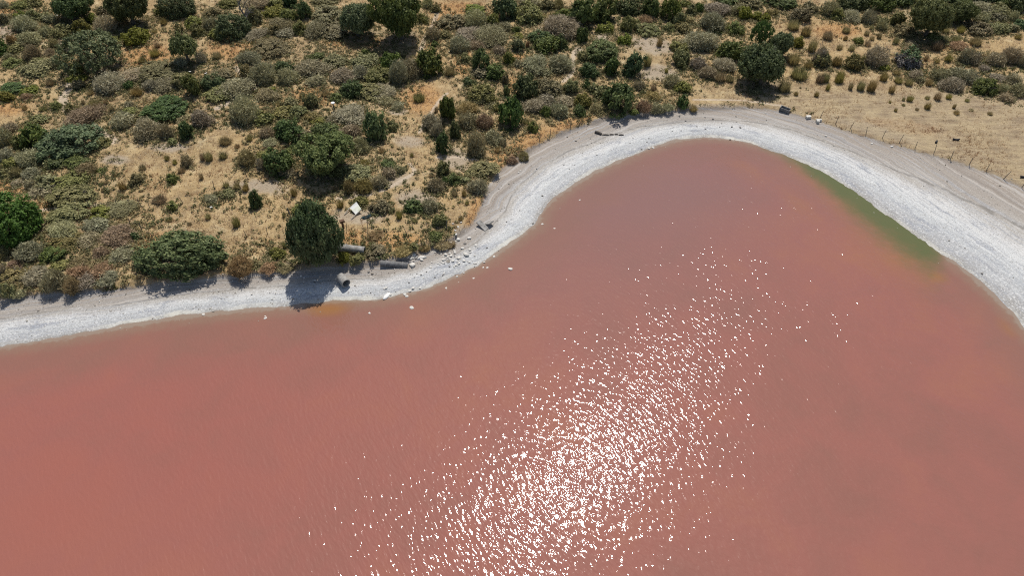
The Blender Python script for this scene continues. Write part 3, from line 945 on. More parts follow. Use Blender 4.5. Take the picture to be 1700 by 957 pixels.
def twotone_mat():
    b = NT('leaf_two_tone')
    z = b.node('ShaderNodeSeparateXYZ')
    b.l.new(b.pos(), z.inputs[0])
    tint = b.attr('tint').outputs['Fac']
    f = b.step(b.math('ADD', z.outputs[2], b.math('MULTIPLY_ADD', tint, 0.3, -0.15)), 0.50, 0.66)
    c1 = b.ramp(tint, [(0, (0.10, 0.09, 0.08)), (1, (0.24, 0.21, 0.18))])
    c2 = b.ramp(tint, [(0, (0.045, 0.080, 0.022)), (1, (0.11, 0.17, 0.05))])
    b.put(b.p.inputs['Base Color'], b.mix(f, c1, c2))
    b.p.inputs['Roughness'].default_value = 0.7
    return b.m


FM['twotone'] = twotone_mat()
M_BARK = solid_mat('bark', (0.07, 0.058, 0.045), (0.17, 0.145, 0.115), 5.0, 0.95, 0.05)
M_DEAD = solid_mat('dead_wood', (0.10, 0.088, 0.078), (0.21, 0.19, 0.17), 6.0, 0.95, 0.03)


# ------------------------------------------------------------------ unit plant meshes: radius 1, height 1
def unit(v):
    return v / np.maximum(np.linalg.norm(v, axis=-1, keepdims=True), 1e-9)


def leaf_quads(cen, nrm, size, rng, aspect=0.62):
    """rhombic leaf faces at cen with normals nrm"""
    n = len(cen)
    a = unit(np.cross(nrm, unit(rng.normal(size=(n, 3)))))
    bt = np.cross(nrm, a)
    s = (size * rng.uniform(0.6, 1.35, n))[:, None]
    v = np.stack([cen - a * s, cen - bt * s * aspect + nrm * s * 0.12, cen + a * s, cen + bt * s * aspect + nrm * s * 0.12], 1).reshape(-1, 3)
    return v, np.arange(4 * n).reshape(n, 4)


def crown_dir(n, rng, zmin=-0.05):
    z = rng.uniform(zmin, 1, n)
    a = rng.uniform(0, 2 * math.pi, n)
    q = np.sqrt(np.maximum(1 - z * z, 0))
    return np.stack([np.cos(a) * q, np.sin(a) * q, z], 1)


def mounds(rng, n, ball=False):
    """a shrub outline as a union of overlapping domes; returns the radius along a direction"""
    a = rng.uniform(0, 2 * math.pi, n)
    q = rng.uniform(0.15, 0.52, n)
    c = np.stack([np.cos(a) * q, np.sin(a) * q, rng.uniform(0.0, 0.46, n)], 1)
    c[0] = (0, 0, 0.40)
    if ball:
        c[:, 2] = rng.uniform(-0.42, 0.42, n)
        c[0] = (0, 0, 0.1)
    r = rng.uniform(0.38, 0.60, n)
    r[0] = 0.56

    def f(d):
        dc = d @ c.T
        disc = dc ** 2 - (c ** 2).sum(1) + r ** 2
        t = np.where(disc > 0, dc + np.sqrt(np.maximum(disc, 0)), 0.25)
        return t.max(1)
    test = crown_dir(600, rng, -0.9 if ball else -0.05)
    R = f(test)
    k = np.percentile(R * np.hypot(test[:, 0], test[:, 1]), 96)
    return lambda d: f(d) / max(k, 0.5)


def leafy_mesh(name, seed, nclump, per, leaf, rc, lump=0.22, low=0.0, high=1.0, flat=0.0, squash=1.0, zmin=-0.05, nm=0, ball=False):
    rng = np.random.default_rng(seed)
    lobes = unit(rng.normal(size=(9, 3)) * np.array([1, 1, 0.7]))
    amp = rng.uniform(-1, 1, 9)
    d = crown_dir(nclump, rng, zmin)
    R = 1 + lump * ((np.maximum(d @ lobes.T, 0) ** 3) * amp).sum(1) if not nm else mounds(rng, nm, ball)(d)
    R = R * rng.uniform(1 - lump * 0.6, 1.05, nclump)
    inner = rng.random(nclump) < 0.22
    R = np.where(inner, R * rng.uniform(0.35, 0.8, nclump), R - rc * 0.7)
    c = d * R[:, None]
    c[:, 2] = np.sign(c[:, 2]) * np.abs(c[:, 2]) ** (1 - flat)
    c[:, 2] = low + (high - low) * np.maximum(c[:, 2] * squash, -0.3 if not ball else -0.95)
    rcl = rc * rng.uniform(0.65, 1.35, nclump)
    k = np.repeat(np.arange(nclump), per)
    off = unit(rng.normal(size=(len(k), 3))) * (rng.random(len(k)) ** 0.45)[:, None]
    off *= rcl[k][:, None] * np.array([1, 1, 0.8])
    p = c[k] + off
    p[:, 2] = np.maximum(p[:, 2], 0.01)
    nrm = unit(unit(off) * 0.7 + unit(c[k]) * 0.35 + np.array([0, 0, 0.35]) + rng.normal(size=p.shape) * 0.45)
    v, f = leaf_quads(p, nrm, leaf, rng)
    ct = rng.uniform(0.22, 0.78, nclump)
    t = np.clip(ct[k] + rng.normal(0, 0.17, len(k)), 0, 1)
    return np_mesh(name, v, f, 4, tint=np.repeat(t, 4))


def twiggy_mesh(name, seed, ntwig, nleaf, length, width, leaf, nm=5):
    rng = np.random.default_rng(seed)
    lobes = unit(rng.normal(size=(9, 3)) * np.array([1, 1, 0.7]))
    amp = rng.uniform(-1, 1, 9)

    mfun = mounds(rng, nm)

    def surf(d):
        return mfun(d)
    d = crown_dir(ntwig, rng, -0.02)
    R = surf(d) * rng.uniform(0.72, 1.0, ntwig)
    tip = d * R[:, None]
    dirn = unit(d * 0.8 + rng.normal(size=d.shape) * 0.5 + np.array([0, 0, 0.25]))
    L = (length * rng.uniform(0.6, 1.4, ntwig))[:, None]
    root = tip - dirn * L
    side = unit(np.cross(dirn, rng.normal(size=d.shape))) * width
    v1 = np.stack([root - side, root + side, tip + side * 0.35, tip - side * 0.35], 1).reshape(-1, 3)
    f1 = np.arange(4 * ntwig).reshape(-1, 4)
    ncl = max(12, nleaf // 22)
    dc = crown_dir(ncl, rng)
    cc = dc * (surf(dc) * rng.uniform(0.6, 0.95, ncl))[:, None]
    k = rng.integers(0, ncl, nleaf)
    off = rng.normal(size=(nleaf, 3)) * 0.11
    p = cc[k] + off
    nrm = unit(unit(p) * 0.5 + rng.normal(size=p.shape) * 0.7 + np.array([0, 0, 0.3]))
    v2, f2 = leaf_quads(p, nrm, leaf, rng)
    ct = rng.uniform(0.1, 0.8, ncl)
    tone = rng.uniform(0.2, 0.9, 9)
    lt = tone[np.argmax(d @ lobes.T, 1)]
    t = np.concatenate([np.repeat(np.clip(lt * 0.5 + rng.uniform(0.1, 0.55, ntwig), 0, 1), 4), np.repeat(np.clip(ct[k] + rng.normal(0, 0.12, nleaf), 0, 1), 4)])
    v = np.vstack([v1, v2])
    v[:, 2] = np.maximum(v[:, 2], 0.0)
    return np_mesh(name, v, np.vstack([f1, f2 + len(v1)]), 4, tint=t)


def tuft_mesh(name, seed, n, width):
    rng = np.random.default_rng(seed)
    a = rng.uniform(0, 2 * math.pi, n)
    base = np.stack([np.cos(a), np.sin(a), 0 * a], 1) * (rng.random(n) ** 0.5 * 0.55)[:, None]
    lean = rng.uniform(0.05, 0.75, n)
    b2 = a + rng.normal(0, 0.6, n)
    tip = base * 0.6 + np.stack([np.cos(b2) * lean, np.sin(b2) * lean, rng.uniform(0.45, 1.0, n) * (1 - 0.35 * lean)], 1)
    side = np.stack([-np.sin(b2), np.cos(b2), 0 * a], 1) * width
    v = np.stack([base - side, base + side, tip], 1).reshape(-1, 3)
    t = np.clip(rng.normal(0.45, 0.25, n), 0, 1)
    return np_mesh(name, v, np.arange(3 * n).reshape(-1, 3), 3, tint=np.repeat(t, 3))


def limb_mesh(name, seed, trunk_top, trunk_r, n_limb, reach, top, base_spread=0.0):
    rnd = random.Random(seed)
    m = MB()
    if trunk_top > 0:
        lean = (rnd.uniform(-0.06, 0.06), rnd.uniform(-0.06, 0.06))
        m.tube([(0, 0, -0.04), (lean[0] * 0.5, lean[1] * 0.5, trunk_top * 0.5), (lean[0], lean[1], trunk_top)], [trunk_r * 1.35, trunk_r, trunk_r * 0.85], 7)
        start = Vector((lean[0], lean[1], trunk_top * 0.93))
    for i in range(n_limb):
        a = 2 * math.pi * (i + rnd.random() * 0.6) / n_limb
        rr = reach * rnd.uniform(0.7, 1.05)
        e = Vector((math.cos(a) * rr, math.sin(a) * rr, top * rnd.uniform(0.8, 1.05)))
        s = start if trunk_top > 0 else Vector((math.cos(a) * base_spread, math.sin(a) * base_spread, -0.03))
        mid = s.lerp(e, 0.5) + Vector((rnd.uniform(-.06, .06), rnd.uniform(-.06, .06), 0.06))
        m.tube([s, mid, e], [trunk_r * 0.55, trunk_r * 0.36, trunk_r * 0.12], 5, False)
        for q in range(2):
            e2 = mid + Vector((math.cos(a + rnd.uniform(-1, 1)) * rr * .4, math.sin(a + rnd.uniform(-1, 1)) * rr * .4, top * .3))
            m.tube([mid, e2], [trunk_r * 0.28, trunk_r * 0.08], 4, False)
    return m.mesh(name, M_BARK)


SIZES = (0.75, 1.5, 2.6, 99)       # crown radius classes in metres
LIB = {'leafy': [[], [], [], []], 'twiggy': [[], [], [], []], 'tuft': [[], [], [], []]}
for vq in range(4):
    s0 = 100 * vq
    LIB['leafy'][0].append(leafy_mesh('foliage', s0 + 1, 26, 16, 0.16, 0.34, 0.3, nm=4))
    LIB['leafy'][1].append(leafy_mesh('foliage', s0 + 2, 60, 24, 0.094, 0.25, 0.3, nm=6))
    LIB['leafy'][2].append(leafy_mesh('foliage', s0 + 3, 130, 32, 0.058, 0.185, 0.28, nm=9))
    LIB['leafy'][3].append(leafy_mesh('foliage', s0 + 4, 300, 36, 0.036, 0.125, 0.25, nm=13))
    LIB['twiggy'][0].append(twiggy_mesh('foliage', s0 + 5, 420, 120, 0.42, 0.030, 0.11, 4))
    LIB['twiggy'][1].append(twiggy_mesh('foliage', s0 + 6, 1100, 380, 0.34, 0.019, 0.07, 6))
    LIB['twiggy'][2].append(twiggy_mesh('foliage', s0 + 7, 2200, 900, 0.26, 0.013, 0.046, 8))
    LIB['twiggy'][3].append(twiggy_mesh('foliage', s0 + 8, 3600, 1800, 0.20, 0.010, 0.034, 11))
    LIB['tuft'][0].append(tuft_mesh('grass_tussock', s0 + 9, 170, 0.045))
    LIB['tuft'][1].append(tuft_mesh('grass_tussock', s0 + 10, 420, 0.028))
    LIB['tuft'][2].append(LIB['tuft'][1][-1])
    LIB['tuft'][3].append(LIB['tuft'][1][-1])
TREE = [leafy_mesh('crown', 900 + i, 400, 38, 0.037, 0.135, 0.2, low=0.54, high=1.0, zmin=-0.85, nm=13, ball=True) for i in range(4)]
COLUMN = [leafy_mesh('foliage', 980 + i, 90, 28, 0.085, 0.24, 0.4, flat=0.4) for i in range(3)]
UMB = [leafy_mesh('crown', 930 + i, 230, 34, 0.034, 0.115, 0.16, low=0.42, flat=0.15, zmin=-0.12) for i in range(2)]
LOLLI = leafy_mesh('crown', 960, 90, 34, 0.08, 0.22, 0.2, low=0.60, zmin=-0.25)
TRUNK = [limb_mesh('trunk', 50 + i, 0.34, 0.075, 6, 0.62, 0.78) for i in range(3)]
UTRUNK = [limb_mesh('trunk', 70 + i, 0.26, 0.055, 9, 0.8, 0.72) for i in range(2)]
LTRUNK = limb_mesh('trunk', 80, 0.5, 0.085, 6, 0.55, 0.8)
STEM = [limb_mesh('stem', 90 + i, 0, 0.05, 7, 0.6, 0.7, 0.12) for i in range(3)]


def set_mat(o, m):
    if not o.data.materials:
        o.data.materials.append(m)
    o.material_slots[0].link = 'OBJECT'
    o.material_slots[0].material = m


# ------------------------------------------------------------------ things other than plants that labels may lean on
MARKS = [('the fallen white sign', 600, 350), ('the short culvert ring', 575, 466), ('the long broken pipe', 655, 440), ('the beach driftwood log', 994, 222),
         ('the white-capped post', 555, 178), ('the rubble heap', 690, 428), ('the bent black scraps', 1575, 235), ('the corner concrete trough', 1302, 181)]
for p in plants:
    p['label'] = p['ref'] = None
    if p['k'] in LAND:
        p['label'], p['ref'] = LAND[p['k']][1], LAND[p['k']][2]
    if p['key'] in OVERRIDE:
        p['label'], p['ref'] = OVERRIDE[p['key']]
    if p['ref']:
        MARKS.append((p['ref'], p['cx'], p['cy']))
ORD = ['nearest', 'second nearest', 'third nearest', 'fourth nearest', 'fifth nearest', 'sixth nearest', 'seventh nearest', 'eighth nearest', 'ninth nearest',
       'tenth nearest', 'eleventh nearest', 'twelfth nearest', 'thirteenth nearest', 'fourteenth nearest', 'fifteenth nearest', 'sixteenth nearest'] + ['%dth nearest' % i for i in range(17, 60)]


def label_by_marks(items):
    """items: dicts with cx, cy, phrase; gives each a label that counts outwards from a landmark"""
    buckets = {}
    for it in items:
        best = min(MARKS, key=lambda m: (it['cx'] - m[1]) ** 2 + (1.5 * (it['cy'] - m[2])) ** 2)
        dx, dy = it['cx'] - best[1], 1.5 * (it['cy'] - best[2])
        side = ('right of' if dx > 0 else 'left of') if abs(dx) > abs(dy) else ('in front of' if dy > 0 else 'behind')
        buckets.setdefault((it['phrase'], best[0], side), []).append((dx * dx + dy * dy, id(it), it))
    for (ph, mk, side), lst in buckets.items():
        lst.sort(key=lambda q: q[:2])
        for i, (_, _, it) in enumerate(lst):
            it['label'] = '%s %s %s' % (ph, side, mk) if len(lst) == 1 else '%s, %s of those %s %s' % (ph, ORD[i], side, mk)


for p in plants:
    p['phrase'] = KINDS[p['base']][3]
label_by_marks([p for p in plants if not p['label']])

rp = random.Random(5)
for i, p in enumerate(plants):
    k = p['k']
    name, fam, mk, _, cat, grp = KINDS[p['base']]
    if k in LAND:
        fam, mk = LAND[k][3] or fam, LAND[k][4] or mk
    if k == 'D' and rp.random() < 0.25:
        mk = 'mid'
    if k == 'T' and p['key'] in ((1360, 0, 715, 15), (340, 0, 1110, 20), (1020, 0, 1250, 280)):
        mk = 'dusty'
    cls = next(j for j, lim in enumerate(SIZES) if p['r'] < lim)
    loc, rz = (p['x'], p['y'], p['z'] - 0.04), rp.uniform(0, 6.28)
    fat = 1.42 if p['base'] in 'MG' else 1.28
    sc = (p['r'] * fat, p['r'] * fat * rp.uniform(0.82, 1.0), p['h'] * (1.0 if p['base'] != 'S' else 1.15))
    column = fam == 'upright' or (fam == 'leafy' and p['h'] > 1.45 * p['r'])
    if fam == 'upright':
        fam = 'leafy'
    if fam in ('tree', 'umbrella', 'lollipop'):
        root = link(name, None)
        crown_me = {'tree': TREE[i % 4], 'umbrella': UMB[i % 2], 'lollipop': LOLLI}[fam]
        trunk_me = {'tree': TRUNK[i % 3], 'umbrella': UTRUNK[i % 2], 'lollipop': LTRUNK}[fam]
        c = link('crown', crown_me, root)
        set_mat(c, FM[mk])
        link('trunk', trunk_me, root)
    elif fam == 'tuft' or p['w'] < 24:
        root = link(name, LIB[fam][cls][i % 4])
        set_mat(root, FM[mk])
    else:
        root = link(name, None)
        c = link('foliage', COLUMN[i % 3] if column else LIB[fam][cls][i % 4], root)
        set_mat(c, FM[mk])
        link('stem', STEM[i % 3], root)
    if fam in ('tree', 'umbrella', 'lollipop'):
        sc = (p['r'] * (0.93 if k == 'Q' else 1.07), p['r'] * (0.9 if k == 'Q' else 1.05), p['h']) if fam == 'tree' else (p['r'], p['r'] * 0.95, p['h'])
    if column and root.type == 'EMPTY':
        sc = (p['r'] * 1.08, p['r'] * 1.02, p['h'] * 0.95)
    root.location, root.scale = loc, sc
    root.rotation_euler = (0, 0, rz if k not in 'H' else rp.uniform(-0.1, 0.1))
    if k in 'H':
        root.scale = (p['r'] * 1.10, p['r'] * 0.70, p['h'] * 1.05)
        root.location.y -= p['r'] * 0.06
    if k == 'Q':
        root.location.x += 0.55
    tag(root, p['label'], cat, grp)

# ------------------------------------------------------------------ uncountable ground cover: low undergrowth and dry grass
def tuft_field(name, X, Y, Zg, hgt, wid, nb, tint, mat, label, cat, lean=0.6, rng=RNG):
    n = len(X) * nb
    k = np.repeat(np.arange(len(X)), nb)
    a = rng.uniform(0, 2 * math.pi, n)
    o = rng.normal(0, 1, (n, 2)) * wid[k][:, None]
    h = hgt[k] * rng.uniform(0.55, 1.15, n)
    flat_ = rng.random(n) < 0.3                      # some of it lies flat
    ln = np.where(flat_, rng.uniform(0.4, 0.9, n), rng.uniform(0.1, lean, n) * h)
    h = np.where(flat_, 0.05 + 0.2 * h, h)
    base = np.stack([X[k] + o[:, 0], Y[k] + o[:, 1], Zg[k] - 0.03], 1)
    tip = base + np.stack([np.cos(a) * ln, np.sin(a) * ln, h], 1)
    bw = (0.018 + 0.05 * rng.random(n))
    b2 = rng.uniform(0, math.pi, n)
    side = np.stack([np.cos(b2) * bw, np.sin(b2) * bw, 0 * a], 1)
    v = np.stack([base - side, base + side, tip], 1).reshape(-1, 3)
    t = np.clip(tint[k] + rng.normal(0, 0.14, n), 0, 1)
    o = link(name, np_mesh(name, v, np.arange(3 * n).reshape(-1, 3), 3, mat, np.repeat(t, 3)))
    return tag(o, label, cat, None, 'stuff')


NG = 150000
rx = RNG.uniform(-100, 100, NG)
ry = RNG.uniform(44, 142, NG)
rz_, rsl, rsb, _, _ = terrain(rx, ry, True)
ppx, ppy, _ = project(rx, ry, rz_)
ii = np.clip(np.searchsorted(AX, rx), 1, len(AX) - 1)
jj = np.clip(np.searchsorted(AY, ry), 1, len(AY) - 1)
flat_i = jj * len(AX) + ii
dens = 0.55 + 1.3 * fbm(rx / 6, ry / 6, 77, 3) - 0.55 * bare[flat_i] - 0.2 * rightfield[flat_i] - 0.6 * paths[flat_i] + 0.6 * orange[flat_i]
inview = (ppx > -90) & (ppx < 1790) & (ppy > -60)
keep = (rsb > 0.25) & inview & (RNG.random(NG) < dens)
gxx, gyy, gzz = rx[keep], ry[keep], rz_[keep]
tuft_field('dry_grass', gxx, gyy, gzz, RNG.uniform(0.14, 0.42, len(gxx)) * (1 + 0.8 * fbm(gxx / 4, gyy / 4, 5, 2)), np.full(len(gxx), 0.14), 4,
           np.clip(0.48 + 1.1 * fbm(gxx / 5, gyy / 5, 99, 3) - 0.55 * orange[flat_i][keep], 0, 1), FM['straw'], 'golden dry grass covering the open slope', 'grass', 0.9)
# undergrowth crowds round the scrub
ux, uy, ut = [], [], []
for p in plants:
    if p['base'] in 'S':
        continue
    n = int(min(9 * p['r'] ** 1.5 + 4, 60))
    a = RNG.uniform(0, 2 * math.pi, n)
    q = p['r'] * (0.75 + np.abs(RNG.normal(0, 0.42, n))) + RNG.uniform(0, 0.5, n)
    ux.append(p['x'] + np.cos(a) * q)
    uy.append(p['y'] + np.sin(a) * q)
    ut.append(np.full(n, {'G': 0.45, 'B': 0.6, 'Y': 0.5}.get(p['base'], 0.3)))
kde = np.zeros(NG)
for p in plants:
    if p['base'] == 'S':
        continue
    sg_ = 1.1 * p['r'] + 1.1
    m = (np.abs(rx - p['x']) < 3 * sg_) & (np.abs(ry - p['y']) < 3 * sg_)
    kde[m] += np.exp(-((rx[m] - p['x']) ** 2 + (ry[m] - p['y']) ** 2) / (2 * sg_ ** 2))
patch = fbm(rx / 5, ry / 5, 131, 4)
rim = np.exp(-((rsb - 0.8) / 0.7) ** 2) * np.clip(0.16 + 0.5 * fbm(rx / 4, ry / 4, 61, 2), 0, 1) * (1 - smooth(1330, 1400, ppx)) * (1 - orange[flat_i])
prob = rim + np.clip(0.32 * (kde - 0.9), 0, 0.46) * (1 - 0.75 * paths[flat_i]) * (1 - 0.6 * bare[flat_i]) + np.clip(0.4 * patch - 0.05, 0, 0.018)
kx = (rsb > 0.25) & inview & (RNG.random(NG) < prob * (1 - 0.75 * rightfield[flat_i] * (rsb > 2.5)))
ux.append(rx[kx])
uy.append(ry[kx])
ut.append(np.clip(0.45 + 1.5 * fbm(rx[kx] / 6, ry[kx] / 6, 17, 2) + 0.4 * (kde[kx] < 0.65) - 0.16 * (kde[kx] > 1.0), 0, 1))
ux, uy, ut = np.concatenate(ux), np.concatenate(uy), np.concatenate(ut)
uz, usl, usb, _, _ = terrain(ux, uy, True)
kk = usb > 0.2
ux, uy, uz, ut = ux[kk], uy[kk], uz[kk], ut[kk]
nu, per = len(ux), 15
k = np.repeat(np.arange(nu), per)
ur = RNG.uniform(0.22, 0.52, nu)
uh = RNG.uniform(0.18, 0.5, nu)
d = crown_dir(nu * per, RNG)
off = d * RNG.uniform(0.5, 1.0, (nu * per, 1)) * np.stack([ur[k], ur[k], uh[k]], 1)
cen = np.stack([ux, uy, uz], 1)[k] + off
nrm = unit(d * 0.6 + RNG.normal(size=d.shape) * 0.5 + np.array([0, 0, 0.4]))
v, f = leaf_quads(cen, nrm, 0.11, RNG)
tt = np.clip(ut[k] + RNG.normal(0, 0.16, nu)[k] + RNG.normal(0, 0.12, nu * per), 0, 1)
o = link('undergrowth', np_mesh('undergrowth', v, f, 4, FM['under'], np.repeat(tt, 4)))
tag(o, 'low olive-brown undergrowth filling the gaps between the shrubs', 'undergrowth', None, 'stuff')

# ------------------------------------------------------------------ stones, gravel and rubble
M_STONE = solid_mat('pale_stone', (0.42, 0.395, 0.35), (0.74, 0.71, 0.64), 3.0, 0.9, 0.04)
M_STONE_D = solid_mat('dark_wet_stone', (0.12, 0.11, 0.10), (0.27, 0.25, 0.225), 4.0, 0.8, 0.04)
M_CONC = solid_mat('weathered_concrete', (0.13, 0.12, 0.105), (0.40, 0.385, 0.355), 2.2, 0.92, 0.015)
M_CONC_D = solid_mat('dark_concrete', (0.06, 0.06, 0.06), (0.24, 0.235, 0.225), 2.2, 0.92, 0.02)
M_RUST = solid_mat('rusty_iron', (0.07, 0.040, 0.024), (0.16, 0.085, 0.045), 8.0, 0.9, 0.01)
M_POST = solid_mat('weathered_post', (0.085, 0.074, 0.062), (0.18, 0.16, 0.135), 8.0, 0.95, 0.01)
M_WOOD = solid_mat('sun_bleached_wood', (0.30, 0.26, 0.20), (0.52, 0.47, 0.38), 9.0, 0.9, 0.01)
M_LOG = solid_mat('dark_driftwood', (0.05, 0.042, 0.034), (0.13, 0.11, 0.09), 6.0, 0.95, 0.03)
M_RUBBER = solid_mat('black_rubber', (0.014, 0.012, 0.012), (0.032, 0.028, 0.027), 6.0, 0.75, 0.005)
M_TARP = solid_mat('teal_tarp', (0.010, 0.028, 0.030), (0.035, 0.075, 0.078), 3.0, 0.6, 0.05)
M_WHITE = solid_mat('white_paint_chalky', (0.58, 0.57, 0.54), (0.78, 0.77, 0.74), 5.0, 0.7, 0.0)
M_WIRE = solid_mat('fence_wire', (0.10, 0.09, 0.085), (0.18, 0.16, 0.15), 8.0, 0.6, 0.0, 2.0, 0.6)


def stone_arrays(seed, sub=1):
    t = (1 + 5 ** 0.5) / 2
    v = np.array([(-1, t, 0), (1, t, 0), (-1, -t, 0), (1, -t, 0), (0, -1, t), (0, 1, t), (0, -1, -t), (0, 1, -t), (t, 0, -1), (t, 0, 1), (-t, 0, -1), (-t, 0, 1)], float)
    f = [(0, 11, 5), (0, 5, 1), (0, 1, 7), (0, 7, 10), (0, 10, 11), (1, 5, 9), (5, 11, 4), (11, 10, 2), (10, 7, 6), (7, 1, 8), (3, 9, 4), (3, 4, 2), (3, 2, 6), (3, 6, 8), (3, 8, 9), (4, 9, 5), (2, 4, 11), (6, 2, 10), (8, 6, 7), (9, 8, 1)]
    v = unit(v)
    for _ in range(sub):
        vl, cache, nf = [tuple(q) for q in v], {}, []

        def midp(a, c):
            k = (min(a, c), max(a, c))
            if k not in cache:
                q = (np.array(vl[a]) + np.array(vl[c]))
                vl.append(tuple(q / np.linalg.norm(q)))
                cache[k] = len(vl) - 1
            return cache[k]
        for a, c, e in f:
            p, q, r = midp(a, c), midp(c, e), midp(e, a)
            nf += [(a, p, r), (p, c, q), (r, q, e), (p, q, r)]
        v, f = np.array(vl), nf
    rng = np.random.default_rng(seed)
    pl = unit(rng.normal(size=(7, 3)))
    off = rng.uniform(0.55, 0.9, 7)
    for p, o in zip(pl, off):                       # cleave flat facets
        d = v @ p
        v = v - np.maximum(d - o, 0)[:, None] * p * 0.9
    v = v * (1 + rng.normal(0, 0.05, (len(v), 1)))
    v *= np.array([1, rng.uniform(0.6, 0.9), rng.uniform(0.5, 0.75)])
    return v, np.array(f)


STONES = [np_mesh('stone', *stone_arrays(300 + i), 3) for i in range(7)]
# photograph position, size in pixels, kind (p pale, d dark)
STONE_PX = """441 531 6 p|441 527 4 p|684 515 8 p|614 523 6 p|672 490 6 p|675.5 493 6 p|486 497 5 d|338 523 5 p|211 550 3 p|449 519 3 p|470 517 2.5 p
589 421 0 p|684 441 11 p|730 420 8 d|740 423 6 p|772 405 7 d|774 424 9 p|762 429 7 p|768 413 6 p|779 396 7 p|760 398 7 p|746 443 4 d|722 461 4 d|679 470 4 d|686 479 6 p|680 484 5 p|697 479 4 p
638 480 4 p|641 479 5 p|648 490 4 p|837 420 4 d|820 427 5 p|802 445 5 p|809 446 5 p|824 442 4 d|847 451 8 p|802 454 3 p|885 371.5 5 d|900 373.5 5 p|901 366 3 d|908 377 3 d|911 378 3 d|920 383 4 p
863 350 3 d|838 345 3 d|962 336 4 p|1447 239 4 p|1480 244 5 p|1371 226 4 p|1184 198 5 d|1198 205 3 d|1215 211 5 d|1229 212 5 d|1195 211 3 d|1171 214 4 d|1157 210 3 d|1116 218 3 d|1131 217 3 d
1128 193 6 d|1138 201 4 d|1170 195 4 d|1212 232 5 d|1065 248 4 d|1077 247 5 p|1084 246 5 p|1085 258 3 d|1046 238 3 d|1051 230 3 d|1074 236 3 d|1077 230 3 d|991 257 3 p|1097 194 3 d
1630 455 6 d|1618 492 3 p|1610 502 3 d|1682 462 3 d|872 262 5 p|861 287 3 p|864 284 3 p|936 274 3 d|945 281 3 d|1001 237 3 d|1035 198 3 p|1271 188 3 p|149 490 4 p|134 491 4 p|165 501 3 p|505 462 4 p|523 466 4 p|500 459 4 p
515 486 5 p|524 484 4 p|532 478 4 p|535 471 3 p|497 490 4 p|562 476 4 p|600 487 3 p|612 452 6 d|617 449 4 d|700 432 6 p|706 428 6 p|655 447 3 p|749 425 6 p|755 420 5 p|752 434 5 p|780 415 5 p|790 408 5 p|788 425 4 p
736 432 5 p|727 438 4 p|715 445 4 p|708 452 4 d|699 457 4 d|692 455 3 d|688 461 3 d|681 456 3 d|703 462 3 p|762 438 5 p|770 434 5 p|757 441 4 p|744 411 6 p|735 407 5 p|750 404 6 p|757 390 5 p|756 383 4 p|760 377 4 p|765 370 4 p|752 372 4 p|763 362 4 p"""
stones = []
rs = random.Random(9)
for e in STONE_PX.replace('\n', '|').split('|'):
    e = e.split()
    if len(e) == 4 and float(e[2]) > 0:
        stones.append(dict(cx=float(e[0]), cy=float(e[1]), s=float(e[2]), k=e[3]))
for i in range(16):     # blocks heaped where the pipe broke
    stones.append(dict(cx=690 + rs.gauss(0, 9), cy=428 - 0 + rs.gauss(0, 3.6), s=rs.uniform(4, 8), k='p' if rs.random() < 0.75 else 'd'))
for i in range(60):     # stones washed from the gully
    stones.append(dict(cx=rs.gauss(752, 30), cy=rs.gauss(432, 15), s=rs.uniform(2.2, 4.6), k='p' if rs.random() < 0.7 else 'd'))
sx_, sy_, sz_ = ground_at([q['cx'] for q in stones], [q['cy'] for q in stones])
ssl = terrain(sx_, sy_, True)[1]
good = []
for q, x, y, z, sl in zip(stones, sx_, sy_, sz_, ssl):
    q.update(x=float(x), y=float(y), z=max(float(z), -0.08), wet=sl < 0.0)
    q['phrase'] = ('pale stone in pink water' if q['k'] == 'p' else 'dark stone in pink water') if q['wet'] else ('pale stone' if q['k'] == 'p' else 'small dark stone')
    good.append(q)
label_by_marks(good)
for i, q in enumerate(good):
    ppm = FPX / (q['y'] * CP - (q['z'] - CAM_H) * SP)
    r = q['s'] / ppm / 2 * (1.0 if q['k'] == 'p' else 0.72)
    o = link('stone', STONES[i % 7])
    set_mat(o, M_STONE if q['k'] == 'p' else M_STONE_D)
    o.location = (q['x'], q['y'], q['z'] + r * 0.22)
    o.scale = (r * 1.2, r * 1.2, r * 1.0)
    o.rotation_euler = (rs.uniform(-.25, .25), rs.uniform(-.25, .25), rs.uniform(0, 6.28))
    tag(o, q['label'], 'stone', 'stones along the shore')
slab_x, slab_y, slab_z = [float(a[0]) for a in ground_at(642, 492)]
o = link('white_rock', STONES[2])
set_mat(o, M_WHITE)
o.location, o.scale, o.rotation_euler = (slab_x, slab_y, 0.06), (0.72, 0.36, 0.28), (0.1, 0.0, math.radians(62))
tag(o, 'long white slab of rock at the waterline below the broken pipe', 'stone', 'stones along the shore')

# uncountable gravel on the beach
NP_ = 60000
px_ = RNG.uniform(-70, 80, NP_)
py_ = RNG.uniform(40, 108, NP_)
pz_, psl, psb, pt, _ = terrain(px_, py_, True)
qx, qy, _ = project(px_, py_, pz_)
dn = 0.10 + 0.55 * smooth(0.45, 0.8, pt) + 0.5 * np.exp(-(((qx - 745) / 60) ** 2 + ((qy - 425) / 30) ** 2)) + 0.35 * (qx < 700)
dn = dn * (0.35 + 0.65 * (qx < 1150)) * np.clip(0.6 + 2.2 * fbm(px_ / 3, py_ / 3, 8, 3), 0, 2)
kp = (psl > -3.0) & (psb < 0.8) & (qx > -60) & (qx < 1760) & (qy < 640) & (RNG.random(NP_) < np.where(psl < 0, np.where(psl > -0.8, 0.08, 0.025), dn) * 0.55)
px_, py_, pz_ = px_[kp], py_[kp], pz_[kp]
n = len(px_)
sz = np.clip(RNG.lognormal(-2.85, 0.42, n), 0.03, 0.2)
pv, pf = stone_arrays(555, 0)
